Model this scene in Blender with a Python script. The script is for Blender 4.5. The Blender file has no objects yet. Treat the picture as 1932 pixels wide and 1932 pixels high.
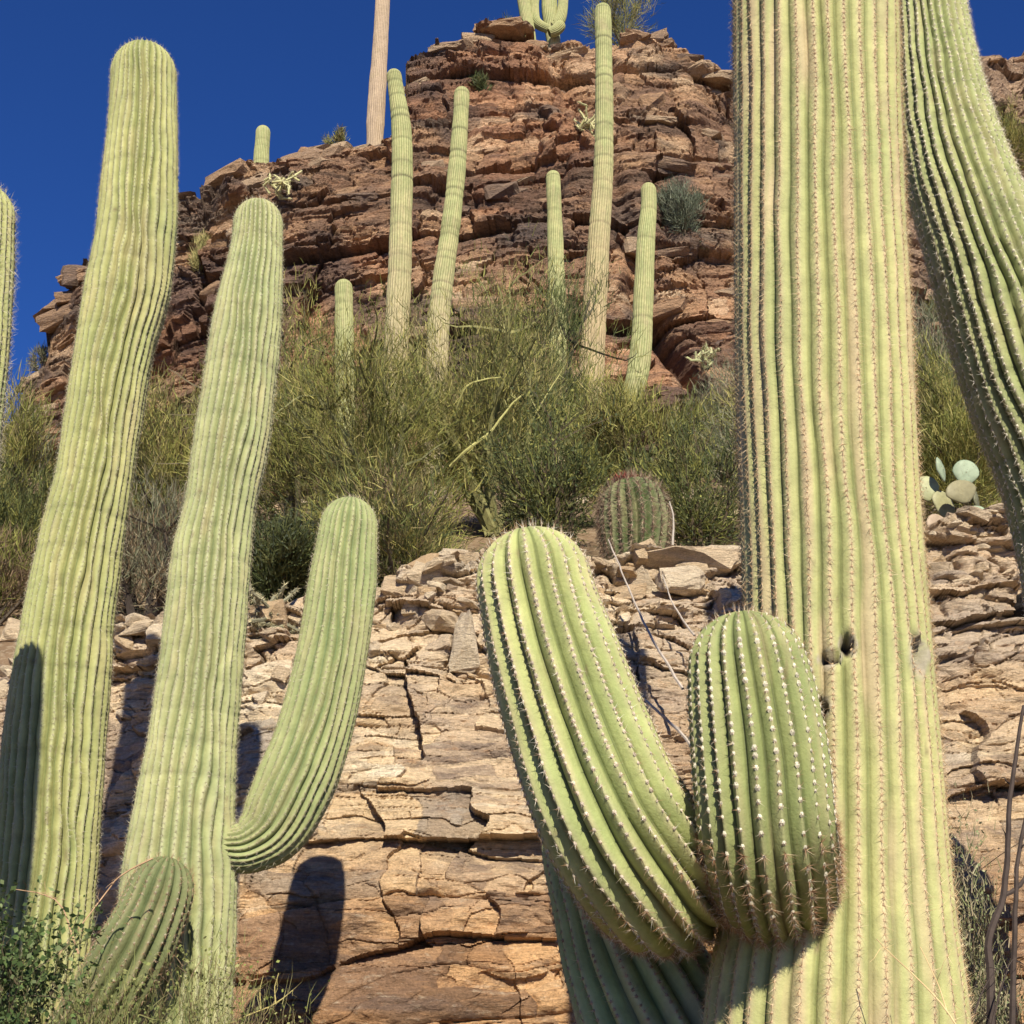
import bpy, bmesh, math, random
import numpy as np
from mathutils import Vector, Matrix

R = math.radians
sc = bpy.context.scene
C = sc.collection
rng = np.random.default_rng(7)
random.seed(7)

# ------------------------------------------------------------------ camera
S = 1932.0
PITCH = R(20)
F = (S / 2) / math.tan(R(20))
CAM = np.array([0.0, 0.0, 1.6])
cam_d = bpy.data.cameras.new('camera')
cam_d.sensor_width = 36
cam_d.lens = 18 / math.tan(R(20))
cam_d.clip_end = 3000
cam = bpy.data.objects.new('camera', cam_d)
C.objects.link(cam)
cam.location = CAM
cam.rotation_euler = (R(90) + PITCH, 0, 0)
sc.camera = cam

# ------------------------------------------------------------------ light
SUN_EL, SUN_AZ = R(36.5), R(9.5)       # behind the camera and a little to its right
w = bpy.data.worlds.new('World')
sc.world = w
w.use_nodes = True
nt = w.node_tree
bg = nt.nodes['Background']
sky = nt.nodes.new('ShaderNodeTexSky')
sky.sky_type = 'NISHITA'
sky.sun_disc = False
sky.sun_elevation = SUN_EL
sky.sun_rotation = R(180) - SUN_AZ
sky.altitude = 5000
sky.air_density = 1.25
sky.dust_density = 0.0
sky.ozone_density = 10.0
hs = nt.nodes.new('ShaderNodeHueSaturation')
hs.inputs['Saturation'].default_value = 1.1
hs.inputs['Hue'].default_value = .511
nt.links.new(sky.outputs[0], hs.inputs['Color'])
nt.links.new(hs.outputs[0], bg.inputs[0])
bg.inputs[1].default_value = 0.078
sl = bpy.data.lights.new('sun', 'SUN')
sl.energy = 5.0
sl.angle = R(0.5)
sl.color = (1.0, 0.92, 0.74)
so = bpy.data.objects.new('sun', sl)
C.objects.link(so)
sdir = Vector((math.sin(SUN_AZ) * math.cos(SUN_EL), -math.cos(SUN_AZ) * math.cos(SUN_EL), math.sin(SUN_EL)))
so.rotation_euler = sdir.to_track_quat('Z', 'Y').to_euler()
sc.view_settings.view_transform = 'Standard'
sc.view_settings.look = 'None'
sc.view_settings.gamma = 1
sc.view_settings.exposure = 0.72

# ------------------------------------------------------------------ helpers
def ray(px, py):
    a, b = (px - S / 2) / F, -(py - S / 2) / F
    cp, sp = math.cos(PITCH), math.sin(PITCH)
    return np.array([a, cp - b * sp, sp + b * cp])

def P(px, py, Y):
    """the place seen at (px, py) of a 1932 wide view, standing at distance Y"""
    d = ray(px, py)
    return CAM + d * (Y / d[1])

def rad(px, py, Y, rp):
    return rp * (Y / ray(px, py)[1]) / F

def _h(ix, iy, iz, s):
    n = (ix.astype(np.int64) * 374761393 + iy.astype(np.int64) * 668265263 + iz.astype(np.int64) * 2147483647 + s * 974634777) & 0xffffffff
    n = ((n ^ (n >> 13)) * 1274126177) & 0xffffffff
    n = ((n ^ (n >> 16)) * 2246822519) & 0xffffffff
    n = n ^ (n >> 15)
    return (n & 0xffffff) / float(0xffffff)

def hsh(a, b=0, s=0):
    a = np.asarray(a); b = np.broadcast_to(np.asarray(b), a.shape)
    return _h(a, b, np.zeros_like(a), s)

def vn(x, y, z=0.0, s=0):
    x, y, z = np.broadcast_arrays(np.asarray(x, float), np.asarray(y, float), np.asarray(z, float))
    ix, iy, iz = np.floor(x), np.floor(y), np.floor(z)
    fx, fy, fz = x - ix, y - iy, z - iz
    fx, fy, fz = [f * f * (3 - 2 * f) for f in (fx, fy, fz)]
    ix, iy, iz = ix.astype(int), iy.astype(int), iz.astype(int)
    r = 0
    for a in (0, 1):
        for b in (0, 1):
            for c in (0, 1):
                wgt = (fx if a else 1 - fx) * (fy if b else 1 - fy) * (fz if c else 1 - fz)
                r = r + wgt * _h(ix + a, iy + b, iz + c, s)
    return r * 2 - 1

def fbm(x, y, z=0.0, o=4, s=0):
    r, a, f, t = 0, 1.0, 1.0, 0
    for i in range(o):
        r = r + a * vn(np.asarray(x) * f, np.asarray(y) * f, np.asarray(z) * f, s + i * 17)
        t += a; a *= .5; f *= 2.03
    return r / t

def mesh_np(name, V, F4=None, F3=None, col=None, smooth=False):
    V = np.asarray(V, np.float32)
    me = bpy.data.meshes.new(name)
    me.vertices.add(len(V)); me.vertices.foreach_set('co', V.ravel())
    parts = [(np.asarray(f, np.int32), k) for f, k in ((F4, 4), (F3, 3)) if f is not None and len(f)]
    loops = np.concatenate([f.ravel() for f, k in parts])
    tot = np.concatenate([np.full(len(f), k, np.int32) for f, k in parts])
    st = np.concatenate([[0], np.cumsum(tot)[:-1]]).astype(np.int32)
    me.loops.add(len(loops)); me.loops.foreach_set('vertex_index', loops)
    me.polygons.add(len(tot)); me.polygons.foreach_set('loop_start', st)
    try: me.polygons.foreach_set('loop_total', tot)
    except Exception: pass
    me.polygons.foreach_set('use_smooth', np.full(len(tot), smooth, bool))
    if col is not None:
        a = me.attributes.new('Col', 'FLOAT_COLOR', 'POINT')
        c = np.ones((len(V), 4), np.float32); c[:, :3] = col
        a.data.foreach_set('color', c.ravel())
    me.update(calc_edges=True)
    me.validate()
    return me

def link(name, me, mat, parent=None, **props):
    o = bpy.data.objects.new(name, me)
    C.objects.link(o)
    if mat is not None and not me.materials: me.materials.append(mat)
    if parent is not None:
        o.parent = parent
        o.matrix_parent_inverse = Matrix.Translation(-parent.location)
    for k, v in props.items(): o[k] = v
    return o

def thing(name, loc, label, cat, group=None):
    o = bpy.data.objects.new(name, None)
    o.empty_display_size = .2
    C.objects.link(o)
    o.location = loc
    o['label'] = label; o['category'] = cat
    if group: o['group'] = group
    return o

def catmull(pts, ds):
    pts = np.asarray(pts, float)
    n = len(pts)
    ext = np.vstack([2 * pts[0] - pts[1], pts, 2 * pts[-1] - pts[-2]])
    out = []
    for i in range(n - 1):
        p0, p1, p2, p3 = ext[i:i + 4]
        L = np.linalg.norm(p2[:3] - p1[:3]); k = max(2, int(math.ceil(L / ds)))
        t = np.linspace(0, 1, k, endpoint=False)[:, None]
        out.append(.5 * ((2 * p1) + (-p0 + p2) * t + (2 * p0 - 5 * p1 + 4 * p2 - p3) * t ** 2 + (-p0 + 3 * p1 - 3 * p2 + p3) * t ** 3))
    out.append(pts[-1:])
    return np.vstack(out)

def frames(c):
    T = np.gradient(c, axis=0); T /= np.linalg.norm(T, axis=1)[:, None] + 1e-12
    N = np.zeros_like(c); 
    ref = np.array([1.0, 0, 0]) if abs(T[0][0]) < .9 else np.array([0, 1.0, 0])
    u = ref - T[0] * ref.dot(T[0]); u /= np.linalg.norm(u)
    for i in range(len(c)):
        u = u - T[i] * u.dot(T[i]); u /= np.linalg.norm(u); N[i] = u
    return T, N, np.cross(T, N)

# ------------------------------------------------------------------ materials
def nodes(name, rough=.8, spec=.25):
    m = bpy.data.materials.new(name); m.use_nodes = True
    t = m.node_tree; b = t.nodes['Principled BSDF']
    b.inputs['Roughness'].default_value = rough
    b.inputs['Specular IOR Level'].default_value = spec
    return m, t, b

def N(t, typ, **kw):
    n = t.nodes.new(typ)
    for k, v in kw.items():
        if k in n.inputs: n.inputs[k].default_value = v
        else: setattr(n, k, v)
    return n

def noise(t, vec, scale, detail=6, rough=.6, dist=0.0):
    n = N(t, 'ShaderNodeTexNoise', Scale=scale, Detail=detail, Roughness=rough, Distortion=dist)
    t.links.new(vec, n.inputs['Vector']); return n.outputs['Fac']

def ramp(t, fac, stops):
    r = t.nodes.new('ShaderNodeValToRGB'); t.links.new(fac, r.inputs[0])
    e = r.color_ramp.elements
    while len(e) < len(stops): e.new(.5)
    for i, (p, c) in enumerate(stops):
        e[i].position = p; e[i].color = (*c, 1) if len(c) == 3 else c
    return r.outputs[0]

def mix(t, fac, a, b, mode='MIX'):
    n = t.nodes.new('ShaderNodeMix'); n.data_type = 'RGBA'; n.blend_type = mode
    for sock, v in ((n.inputs[0], fac), (n.inputs[6], a), (n.inputs[7], b)):
        if isinstance(v, (int, float)): sock.default_value = v
        elif isinstance(v, tuple): sock.default_value = (*v, 1)
        else: t.links.new(v, sock)
    return n.outputs[2]

def rock_material(name, tint, dark, warm, pale, sc_, bump=.5, use_col=True, amt=(.5, .45, .4)):
    m, t, b = nodes(name, .88, .2)
    geo = t.nodes.new('ShaderNodeNewGeometry')
    mp = N(t, 'ShaderNodeMapping'); mp.inputs['Rotation'].default_value = (0, R(8), 0); mp.inputs['Scale'].default_value = (1, 1, 3.4)
    t.links.new(geo.outputs['Position'], mp.inputs[0])
    mp2 = N(t, 'ShaderNodeMapping'); mp2.inputs['Rotation'].default_value = (0, R(8), 0); mp2.inputs['Scale'].default_value = (.8, 1, 9)
    t.links.new(geo.outputs['Position'], mp2.inputs[0])
    v = mp.outputs[0]; v2 = mp2.outputs[0]
    if use_col:
        a = N(t, 'ShaderNodeAttribute', attribute_name='Col'); c = a.outputs['Color']
    else:
        oi = t.nodes.new('ShaderNodeObjectInfo')
        c = ramp(t, oi.outputs['Random'], [(0, tint), (.3, warm), (.55, pale), (.85, tint), (1, dark)])
    n1 = noise(t, v, 1.6 * sc_, 8, .65, .6)
    c = mix(t, ramp(t, n1, [(.52, (0, 0, 0)), (.62, (amt[0],) * 3)]), c, dark)
    n2 = noise(t, v, 2.7 * sc_, 8, .7, 1.0)
    c = mix(t, ramp(t, n2, [(.54, (0, 0, 0)), (.66, (amt[1],) * 3)]), c, warm)
    n3 = noise(t, v, 7 * sc_, 6, .7)
    c = mix(t, ramp(t, n3, [(.56, (0, 0, 0)), (.68, (amt[2],) * 3)]), c, pale)
    n4 = noise(t, v2, 9 * sc_, 8, .75)
    c = mix(t, 1.0, c, ramp(t, n4, [(.3, (.62,) * 3), (.5, (1,) * 3), (.7, (1.25,) * 3)]), 'MULTIPLY')
    n5 = noise(t, geo.outputs['Position'], 40 * sc_, 5, .7)
    c = mix(t, 1.0, c, ramp(t, n5, [(.3, (.75,) * 3), (.7, (1.2,) * 3)]), 'MULTIPLY')
    t.links.new(c, b.inputs['Base Color'])
    bsum = t.nodes.new('ShaderNodeMath'); bsum.operation = 'MULTIPLY_ADD'
    t.links.new(n4, bsum.inputs[0]); bsum.inputs[1].default_value = 1.5
    t.links.new(n5, bsum.inputs[2])
    b1 = N(t, 'ShaderNodeBump', Strength=bump, Distance=.03 / sc_)
    t.links.new(bsum.outputs[0], b1.inputs['Height'])
    b2 = N(t, 'ShaderNodeBump', Strength=bump, Distance=.12 / sc_)
    t.links.new(n3, b2.inputs['Height']); t.links.new(b1.outputs[0], b2.inputs['Normal'])
    t.links.new(b2.outputs[0], b.inputs['Normal'])
    return m

M = {}
M['wall'] = rock_material('tan_layered_rock', (.5, .36, .22), (.13, .095, .085), (.46, .25, .12), (.72, .60, .45), 1.6, .7)
M['wall_stone'] = rock_material('tan_stone', (.62, .49, .34), (.30, .22, .16), (.52, .36, .21), (.70, .58, .43), 3, .8, False)
M['cliff'] = rock_material('red_brown_cliff_rock', (.3, .18, .12), (.075, .055, .052), (.36, .17, .085), (.50, .34, .22), .42, .9)
M['cliff_stone'] = rock_material('red_brown_stone', (.36, .24, .16), (.17, .12, .10), (.44, .27, .16), (.54, .40, .27), .8, .9, False)

m, t, b = nodes('gravelly_soil', .95, .1)
geo = t.nodes.new('ShaderNodeNewGeometry')
c = ramp(t, noise(t, geo.outputs['Position'], 1.3, 10, .7), [(.35, (.10, .07, .045)), (.5, (.18, .12, .075)), (.65, (.27, .19, .12))])
c = mix(t, ramp(t, noise(t, geo.outputs['Position'], 22, 4, .6), [(.5, (0, 0, 0)), (.6, (.5,) * 3)]), c, (.34, .27, .19))
t.links.new(c, b.inputs['Base Color'])
bp = N(t, 'ShaderNodeBump', Strength=.8, Distance=.05); t.links.new(noise(t, geo.outputs['Position'], 14, 8, .7), bp.inputs['Height']); t.links.new(bp.outputs[0], b.inputs['Normal'])
M['soil'] = m

def attr_material(name, rough, spec, scale, lo, hi, bump=0.0, trans=0.0):
    m, t, b = nodes(name, rough, spec)
    a = N(t, 'ShaderNodeAttribute', attribute_name='Col')
    geo = t.nodes.new('ShaderNodeNewGeometry')
    n = noise(t, geo.outputs['Position'], scale, 6, .65)
    c = mix(t, 1.0, a.outputs['Color'], ramp(t, n, [(.3, (lo,) * 3), (.7, (hi,) * 3)]), 'MULTIPLY')
    t.links.new(c, b.inputs['Base Color'])
    if bump:
        bp = N(t, 'ShaderNodeBump', Strength=bump, Distance=.004)
        t.links.new(noise(t, geo.outputs['Position'], scale * 6, 5, .6), bp.inputs['Height']); t.links.new(bp.outputs[0], b.inputs['Normal'])
    if trans:
        b.inputs['Subsurface Weight'].default_value = 0
        tr = t.nodes.new('ShaderNodeBsdfTranslucent'); t.links.new(c, tr.inputs[0])
        ms = t.nodes.new('ShaderNodeMixShader'); ms.inputs[0].default_value = trans
        t.links.new(b.outputs[0], ms.inputs[1]); t.links.new(tr.outputs[0], ms.inputs[2])
        t.links.new(ms.outputs[0], t.nodes['Material Output'].inputs[0])
    return m
M['skin'] = attr_material('saguaro_skin', .68, .22, 17, .80, 1.16, .5)
M['spine'] = attr_material('cactus_spines', .6, .3, 5, .9, 1.1)
M['twig'] = attr_material('green_twigs', .7, .2, 3, .8, 1.2, 0, .25)
M['bark'] = attr_material('bark', .85, .2, 20, .7, 1.25)
M['pad'] = attr_material('prickly_pear_skin', .55, .3, 25, .85, 1.15, .3)

# ------------------------------------------------------------------ saguaro limbs
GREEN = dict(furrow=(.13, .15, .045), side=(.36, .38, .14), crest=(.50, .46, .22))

def limb_geom(pts, ribs, depth=.13, k=8, ds=.02, dome=1.15, pal=GREEN, wav=.25, bulge=.035, seed=0,
              corky=None, bands=0.0, holes=(), sharp=.5, phase=0.0, base_cap=False, rib_var=.0, blemish=.5, spots=.6, streak=.25):
    """pts: (px, py, Y, radius px). last is the tip. returns mesh arrays and crest curve data"""
    W = np.array([[*P(a, b_, y), rad(a, b_, y, r)] for a, b_, y, r in pts])
    W[-1, 3] = W[-2, 3]
    W = catmull(W, ds)
    c, r0 = W[:, :3], W[:, 3].copy()
    s = np.concatenate([[0], np.cumsum(np.linalg.norm(np.diff(c, axis=0), axis=1))])
    L = s[-1]
    # tip dome: resample finely near the tip
    Rt = r0[-1]; dl = dome * Rt
    body = s[s < L - dl]
    tt = np.linspace(0, math.pi / 2, 14)
    sn = np.concatenate([body, L - dl + dl * np.sin(tt)])
    sn[-1] = L - 1e-4
    c = np.stack([np.interp(sn, s, c[:, i]) for i in range(3)], 1)
    r = np.interp(sn, s, r0)
    dm = np.clip((sn - (L - dl)) / dl, 0, 1)
    r = r * np.sqrt(np.maximum(1 - dm ** 2.1, 0.0004))
    if base_cap:
        q = np.clip(sn / (base_cap * r0[len(r0) // 3]), 0, 1); r = r * np.sqrt(np.maximum(1 - (1 - q) ** 2, .0004))
    r = r * (1 + bulge * fbm(sn / (2.6 * Rt), seed * 3.1, 0, 3, seed) * (1 - dm))
    T, U, B = frames(c)
    n, mth = len(sn), ribs * k
    th = np.arange(mth) / mth * 2 * math.pi
    a = (np.arange(mth) % k) / k
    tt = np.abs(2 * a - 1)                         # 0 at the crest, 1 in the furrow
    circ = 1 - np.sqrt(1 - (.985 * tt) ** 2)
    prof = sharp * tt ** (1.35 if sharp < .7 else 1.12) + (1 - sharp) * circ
    ribid = (np.arange(mth) // k)
    dep = depth * (1 + rib_var * (hsh(ribid, 3, seed) - .5))
    TH, SN = np.meshgrid(th, sn)
    ph = wav / ribs * 2 * math.pi * fbm(np.cos(TH) * 1.3 + SN / (3.2 * Rt), np.sin(TH) * 1.3, SN / (3.0 * Rt), 3, seed + 5) + phase
    d2 = dep[None, :] * np.clip(1.0 - .35 * dm[:, None], 0, 1)
    RR = r[:, None] * (1 - d2 * prof[None, :])
    RR = RR * (1 + .012 * fbm(np.cos(TH) * 2, np.sin(TH) * 2, SN / Rt * 1.2, 3, seed + 9))
    # small notches between the areoles along a crest
    ang = TH + ph
    D = U[:, None, :] * np.cos(ang)[..., None] + B[:, None, :] * np.sin(ang)[..., None]
    V = c[:, None, :] + D * RR[..., None]
    # colour darker in the furrows, paler on the crests
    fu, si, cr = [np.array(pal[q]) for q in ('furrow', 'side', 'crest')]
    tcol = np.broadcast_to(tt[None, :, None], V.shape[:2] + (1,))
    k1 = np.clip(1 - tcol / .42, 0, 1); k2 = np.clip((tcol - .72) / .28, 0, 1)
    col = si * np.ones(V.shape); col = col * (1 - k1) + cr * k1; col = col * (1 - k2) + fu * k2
    nz = fbm(V[..., 0] / Rt * 1.5, V[..., 1] / Rt * 1.5, V[..., 2] / Rt * .8, 4, seed + 11)
    col = col * (1 + .16 * nz[..., None] * np.array([1.2, .7, .9]))
    if bands:
        bz = vn(SN / (.95 * Rt) + .15 * vn(TH, SN, 0, 3), 0.5, 0, seed + 31)
        line = np.exp(-(((SN / (1.1 * Rt)) % 1 - .5) / .07) ** 2) * (.5 + .5 * hsh(np.floor(SN / (1.1 * Rt)).astype(int), 1, seed))
        col = col * (1 - bands * line[..., None] * .7) * (1 + bands * .2 * bz[..., None])
        V = c[:, None, :] + D * (RR * (1 - .05 * bands * line))[..., None]
    if corky is not None:
        s0, s1, cc = corky                        # fraction of the length where the old bark fades out
        f = np.clip((s1 + .09 * nz - SN / L) / max(s1 - s0, 1e-3), 0, 1)[..., None]
        col = col * (1 - f) + (np.array(cc) * (1 + .25 * nz[..., None]) * (1 - .35 * k2)) * f
    bl = np.clip((fbm(V[..., 0] * 5, V[..., 1] * 5, V[..., 2] * 3, 4, seed + 77) - .34) * 6, 0, 1)[..., None] * blemish
    col = col * (1 - bl) + np.array([.33, .27, .16]) * bl
    sp = np.clip((vn(V[..., 0] * 38, V[..., 1] * 38, V[..., 2] * 26, seed + 3) - .80) * 9, 0, 1)[..., None] * spots
    col = col * (1 - sp) + np.array([.16, .12, .07]) * sp
    st = np.clip((fbm(TH * 7, SN / Rt * .6, 0, 3, seed + 44) - .12) * 2.5, 0, 1)[..., None] * streak
    col = col * (1 - st) + np.array([.40, .31, .19]) * st
    for hx, hy, hr, hd, hz in holes:
        rel = V - CAM; cp, spn = math.cos(PITCH), math.sin(PITCH)
        dd = rel[..., 1] * cp + rel[..., 2] * spn; uu = -rel[..., 1] * spn + rel[..., 2] * cp
        e2 = np.hypot(rel[..., 0] / dd * F + S / 2 - hx, S / 2 - uu / dd * F - hy)
        hp = V.reshape(-1, 3)[np.argmin((np.where(e2 < 9, dd, 1e9) + e2 * .002).ravel())]
        q = V - hp; q[..., 2] /= hz
        q[..., 1] *= .6
        dist = np.linalg.norm(q, axis=2) / hr
        ed = dist + .25 * vn(V[..., 0] * 40, V[..., 2] * 40, 0, 8)
        push = np.clip(1.05 - ed, 0, 1) ** .4 * (ed < 1.05)
        V = V - D * (push * hd)[..., None] + D * (np.exp(-((ed - 1.2) / .22) ** 2) * .006)[..., None]
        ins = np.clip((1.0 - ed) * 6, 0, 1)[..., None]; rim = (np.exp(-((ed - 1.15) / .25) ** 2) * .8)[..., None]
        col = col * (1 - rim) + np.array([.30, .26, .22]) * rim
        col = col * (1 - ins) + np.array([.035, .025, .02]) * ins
    idx = np.arange(n * mth).reshape(n, mth)
    nx = np.roll(idx, -1, 1)
    quads = np.stack([idx[:-1], nx[:-1], nx[1:], idx[1:]], -1).reshape(-1, 4)
    VV = V.reshape(-1, 3); CC = np.clip(col, .01, .9).reshape(-1, 3)
    # crest lines
    crest_cols = np.arange(ribs) * k + k // 2
    return VV, quads, CC, (V[:, crest_cols], D[:, crest_cols], T, sn, L, dm)

def needles(base, dirs, length, width, col):
    """thin three-sided needles, arrays (n,3),(n,3),(n),(n),(n,3)"""
    n = len(base)
    a = np.cross(dirs, rng.normal(size=(n, 3))); a /= np.linalg.norm(a, axis=1)[:, None] + 1e-9
    b = np.cross(dirs, a)
    V = np.zeros((n, 4, 3))
    for i in range(3):
        q = i * 2.0944
        V[:, i] = base + (a * math.cos(q) + b * math.sin(q)) * width[:, None]
    V[:, 3] = base + dirs * length[:, None]
    k = np.arange(n)[:, None] * 4
    Fs = np.concatenate([k + [0, 1, 3], k + [1, 2, 3], k + [2, 0, 3]])
    return V.reshape(-1, 3), Fs, np.repeat(col, 4, 0)

def spines_on(crest, spacing, per, length, width, pad, pcol, scol, front_only=True, jit=.5, seed=0, ends=0.0):
    Pc, Dc, T, sn, L, dm = crest
    g = np.random.default_rng(seed)
    bases, nrm, tan, bst = [], [], [], []
    s_all = np.arange(spacing, L, spacing)
    for j in range(Pc.shape[1]):
        ss = s_all + g.uniform(-.15, .15, len(s_all)) * spacing + (j % 2) * spacing * .5
        ss = np.clip(ss, 0, L - 1e-3)
        p = np.stack([np.interp(ss, sn, Pc[:, j, i]) for i in range(3)], 1)
        d = np.stack([np.interp(ss, sn, Dc[:, j, i]) for i in range(3)], 1)
        tt = np.stack([np.interp(ss, sn, T[:, i]) for i in range(3)], 1)
        f = np.interp(ss, sn, dm)[:, None]
        d = d * (1 - f * .8) + tt * f; d /= np.linalg.norm(d, axis=1)[:, None]
        if front_only:
            view = CAM - p; view /= np.linalg.norm(view, axis=1)[:, None]
            keep = (d * view).sum(1) > -.35
            p, d, tt, ss = p[keep], d[keep], tt[keep], ss[keep]
        bases.append(p); nrm.append(d); tan.append(tt)
        bst.append(1 + ends * (.3 * np.clip(1 - (L - ss) / (L * .16), 0, 1) ** 1.5 + np.clip(1 - ss / (L * .45), 0, 1) ** .8))
    p, d, tt = map(np.vstack, (bases, nrm, tan))
    n = len(p)
    bi = np.cross(d, tt)
    # woolly pads: squashed octahedra
    V = np.zeros((n, 7, 3)); sz = pad * g.uniform(.7, 1.25, n)[:, None]
    for i, (u, v_, w_) in enumerate([(math.cos(q * 1.0472), math.sin(q * 1.0472), -.1) for q in range(6)] + [(0, 0, .9)]):
        V[:, i] = p + (bi * u * .8 + tt * v_ * 1.0 + d * w_ * .6) * sz
    k = np.arange(n)[:, None] * 7
    Fp = np.concatenate([k + f for f in ([q, (q + 1) % 6, 6] for q in range(6))])
    pc = np.array(pcol) * g.uniform(.7, 1.2, (n, 1))
    pads = (V.reshape(-1, 3), Fp, np.repeat(pc, 7, 0))
    # needles
    pp = np.repeat(p, per, 0); dd = np.repeat(d, per, 0); t2 = np.repeat(tt, per, 0); b2 = np.repeat(bi, per, 0)
    m = len(pp); th = g.uniform(0, 2 * math.pi, m); out = g.uniform(.25, 1.1, m)
    dr = dd * out[:, None] + t2 * np.cos(th)[:, None] + b2 * np.sin(th)[:, None]
    dr /= np.linalg.norm(dr, axis=1)[:, None]
    ln = length * g.uniform(.35, 1.25, m) * np.repeat(np.concatenate(bst), per)
    sc_ = np.array(scol)[g.integers(0, len(scol), m)] * g.uniform(.75, 1.2, (m, 1))
    nd = needles(pp, dr, ln, np.full(m, width), sc_)
    return pads, nd

def join(*gs):
    V, F_, Cc, o = [], [], [], 0
    for v, f, c in gs:
        V.append(v); F_.append(f + o); Cc.append(c); o += len(v)
    return np.vstack(V), np.vstack(F_), np.vstack(Cc)

PALE = [(.62, .55, .42), (.5, .42, .3), (.75, .70, .6)]
RUSTY = [(.30, .15, .08), (.42, .27, .16), (.22, .11, .06), (.55, .42, .28)]
def limb(kind, parent, pts, ribs, spine=None, fuzz=None, **kw):
    V, Q, Cc, crest = limb_geom(pts, ribs, **kw)
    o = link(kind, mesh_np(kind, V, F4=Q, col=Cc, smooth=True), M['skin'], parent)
    if spine:
        pads, nd = spines_on(crest, **spine)
        gs = [pads, nd]
        if fuzz:                                   # dense old brown spines near the foot of the limb
            a_, T_, sn_, L_, dm_ = crest[1], crest[2], crest[3], crest[4], crest[5]
            n_ = int((sn_ < fuzz[0] * L_).sum())
            low = (crest[0][:n_], a_[:n_], T_[:n_], sn_[:n_], sn_[n_ - 1], dm_[:n_])
            gs.append(spines_on(low, spine['spacing'], fuzz[1], fuzz[2], .0005, .001, (.2, .1, .06), RUSTY, seed=77)[1])
        v, f, c = join(*gs)
        link('spines', mesh_np('spines', v, F3=f, col=c), M['spine'], o, kind='stuff')
    return o

def base_of(px, py, Y): 
    p = P(px, py, Y); return (p[0], p[1], p[2])

# --- giant saguaro, right of centre
YT = 3.85
G_ = YT / 4.2
def near(pts): return [(a, b_, y * G_, r_) for a, b_, y, r_ in pts]
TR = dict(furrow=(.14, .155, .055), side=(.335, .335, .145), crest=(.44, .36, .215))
holes = [(1596, 1220, .019, .07, 1.1), (1567, 1243, .021, .06, .75), (1736, 1230, .032, .09, 1.3), (1543, 1330, .026, .06, .9)]
sg = thing('saguaro_cactus', base_of(1575, 3270, YT), 'giant saguaro with woodpecker holes and two stubby arms, nearest on the right', 'cactus', 'large near saguaros')
TSP = dict(spacing=.017, per=6, length=.026, width=.0006, pad=.0046, pcol=(.40, .29, .18), scol=[(.5, .36, .2), (.36, .22, .12), (.62, .5, .32)], seed=1)
limb('trunk', sg, [(1575, 3290, YT, 250), (1575, 2400, YT, 255), (1577, 1932, YT, 248), (1584, 1700, YT, 212), (1584, 1500, YT, 192), (1578, 1200, YT, 174),
     (1562, 900, YT, 168), (1551, 600, YT, 164), (1544, 300, YT, 156), (1538, 0, YT, 153), (1535, -300, YT, 150), (1530, -600, YT, 148), (1528, -820, YT, 140)],
     31, depth=.09, k=12, ds=.018, pal=TR, wav=.4, bulge=.012, seed=2, holes=holes, sharp=.35, phase=.1, rib_var=.5, spine=TSP, blemish=.45, streak=.75)
ARM4 = dict(furrow=(.10, .12, .04), side=(.295, .325, .13), crest=(.38, .36, .19))
limb('arm', sg, near([(1300, 1655, 4.5, 85), (1275, 1665, 4.28, 118), (1250, 1662, 4.1, 138), (1213, 1622, 3.95, 147), (1150, 1525, 3.86, 143), (1092, 1380, 3.86, 135), (1046, 1240, 3.86, 125),
     (1012, 1120, 3.86, 112), (990, 1000, 3.86, 100)]),
     20, depth=.185, k=14, ds=.012, dome=1.0, pal=ARM4, wav=.3, bulge=.015, seed=4, fuzz=(.40, 12, .026), sharp=.8, phase=.15, blemish=.15,
     spine=dict(spacing=.018, per=8, length=.018, width=.0005, pad=.006, pcol=(.50, .42, .32), ends=1.8, scol=PALE + RUSTY[:2], seed=3))
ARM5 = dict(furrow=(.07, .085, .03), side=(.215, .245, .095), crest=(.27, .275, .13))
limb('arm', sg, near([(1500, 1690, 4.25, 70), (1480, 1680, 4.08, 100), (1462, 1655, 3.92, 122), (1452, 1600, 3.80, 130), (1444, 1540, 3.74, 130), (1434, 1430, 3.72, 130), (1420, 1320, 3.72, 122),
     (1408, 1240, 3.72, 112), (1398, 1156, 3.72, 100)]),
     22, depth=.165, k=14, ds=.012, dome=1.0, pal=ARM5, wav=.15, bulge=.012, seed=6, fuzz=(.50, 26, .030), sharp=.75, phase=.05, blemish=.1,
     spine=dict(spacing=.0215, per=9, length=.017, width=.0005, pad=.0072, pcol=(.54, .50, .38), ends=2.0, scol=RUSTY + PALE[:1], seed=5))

limb('arm', sg, near([(1420, 2250, 4.25, 140), (1330, 2090, 4.42, 165), (1245, 1930, 4.58, 150), (1185, 1800, 4.68, 128), (1145, 1690, 4.72, 108), (1115, 1600, 4.75, 95), (1095, 1500, 4.75, 80)]),
     20, depth=.2, k=10, ds=.016, pal=ARM4, wav=.2, bulge=.01, seed=7, sharp=.5,
     spine=dict(spacing=.028, per=8, length=.022, width=.0006, pad=.006, pcol=(.30, .22, .15), scol=RUSTY, seed=6))
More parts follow.
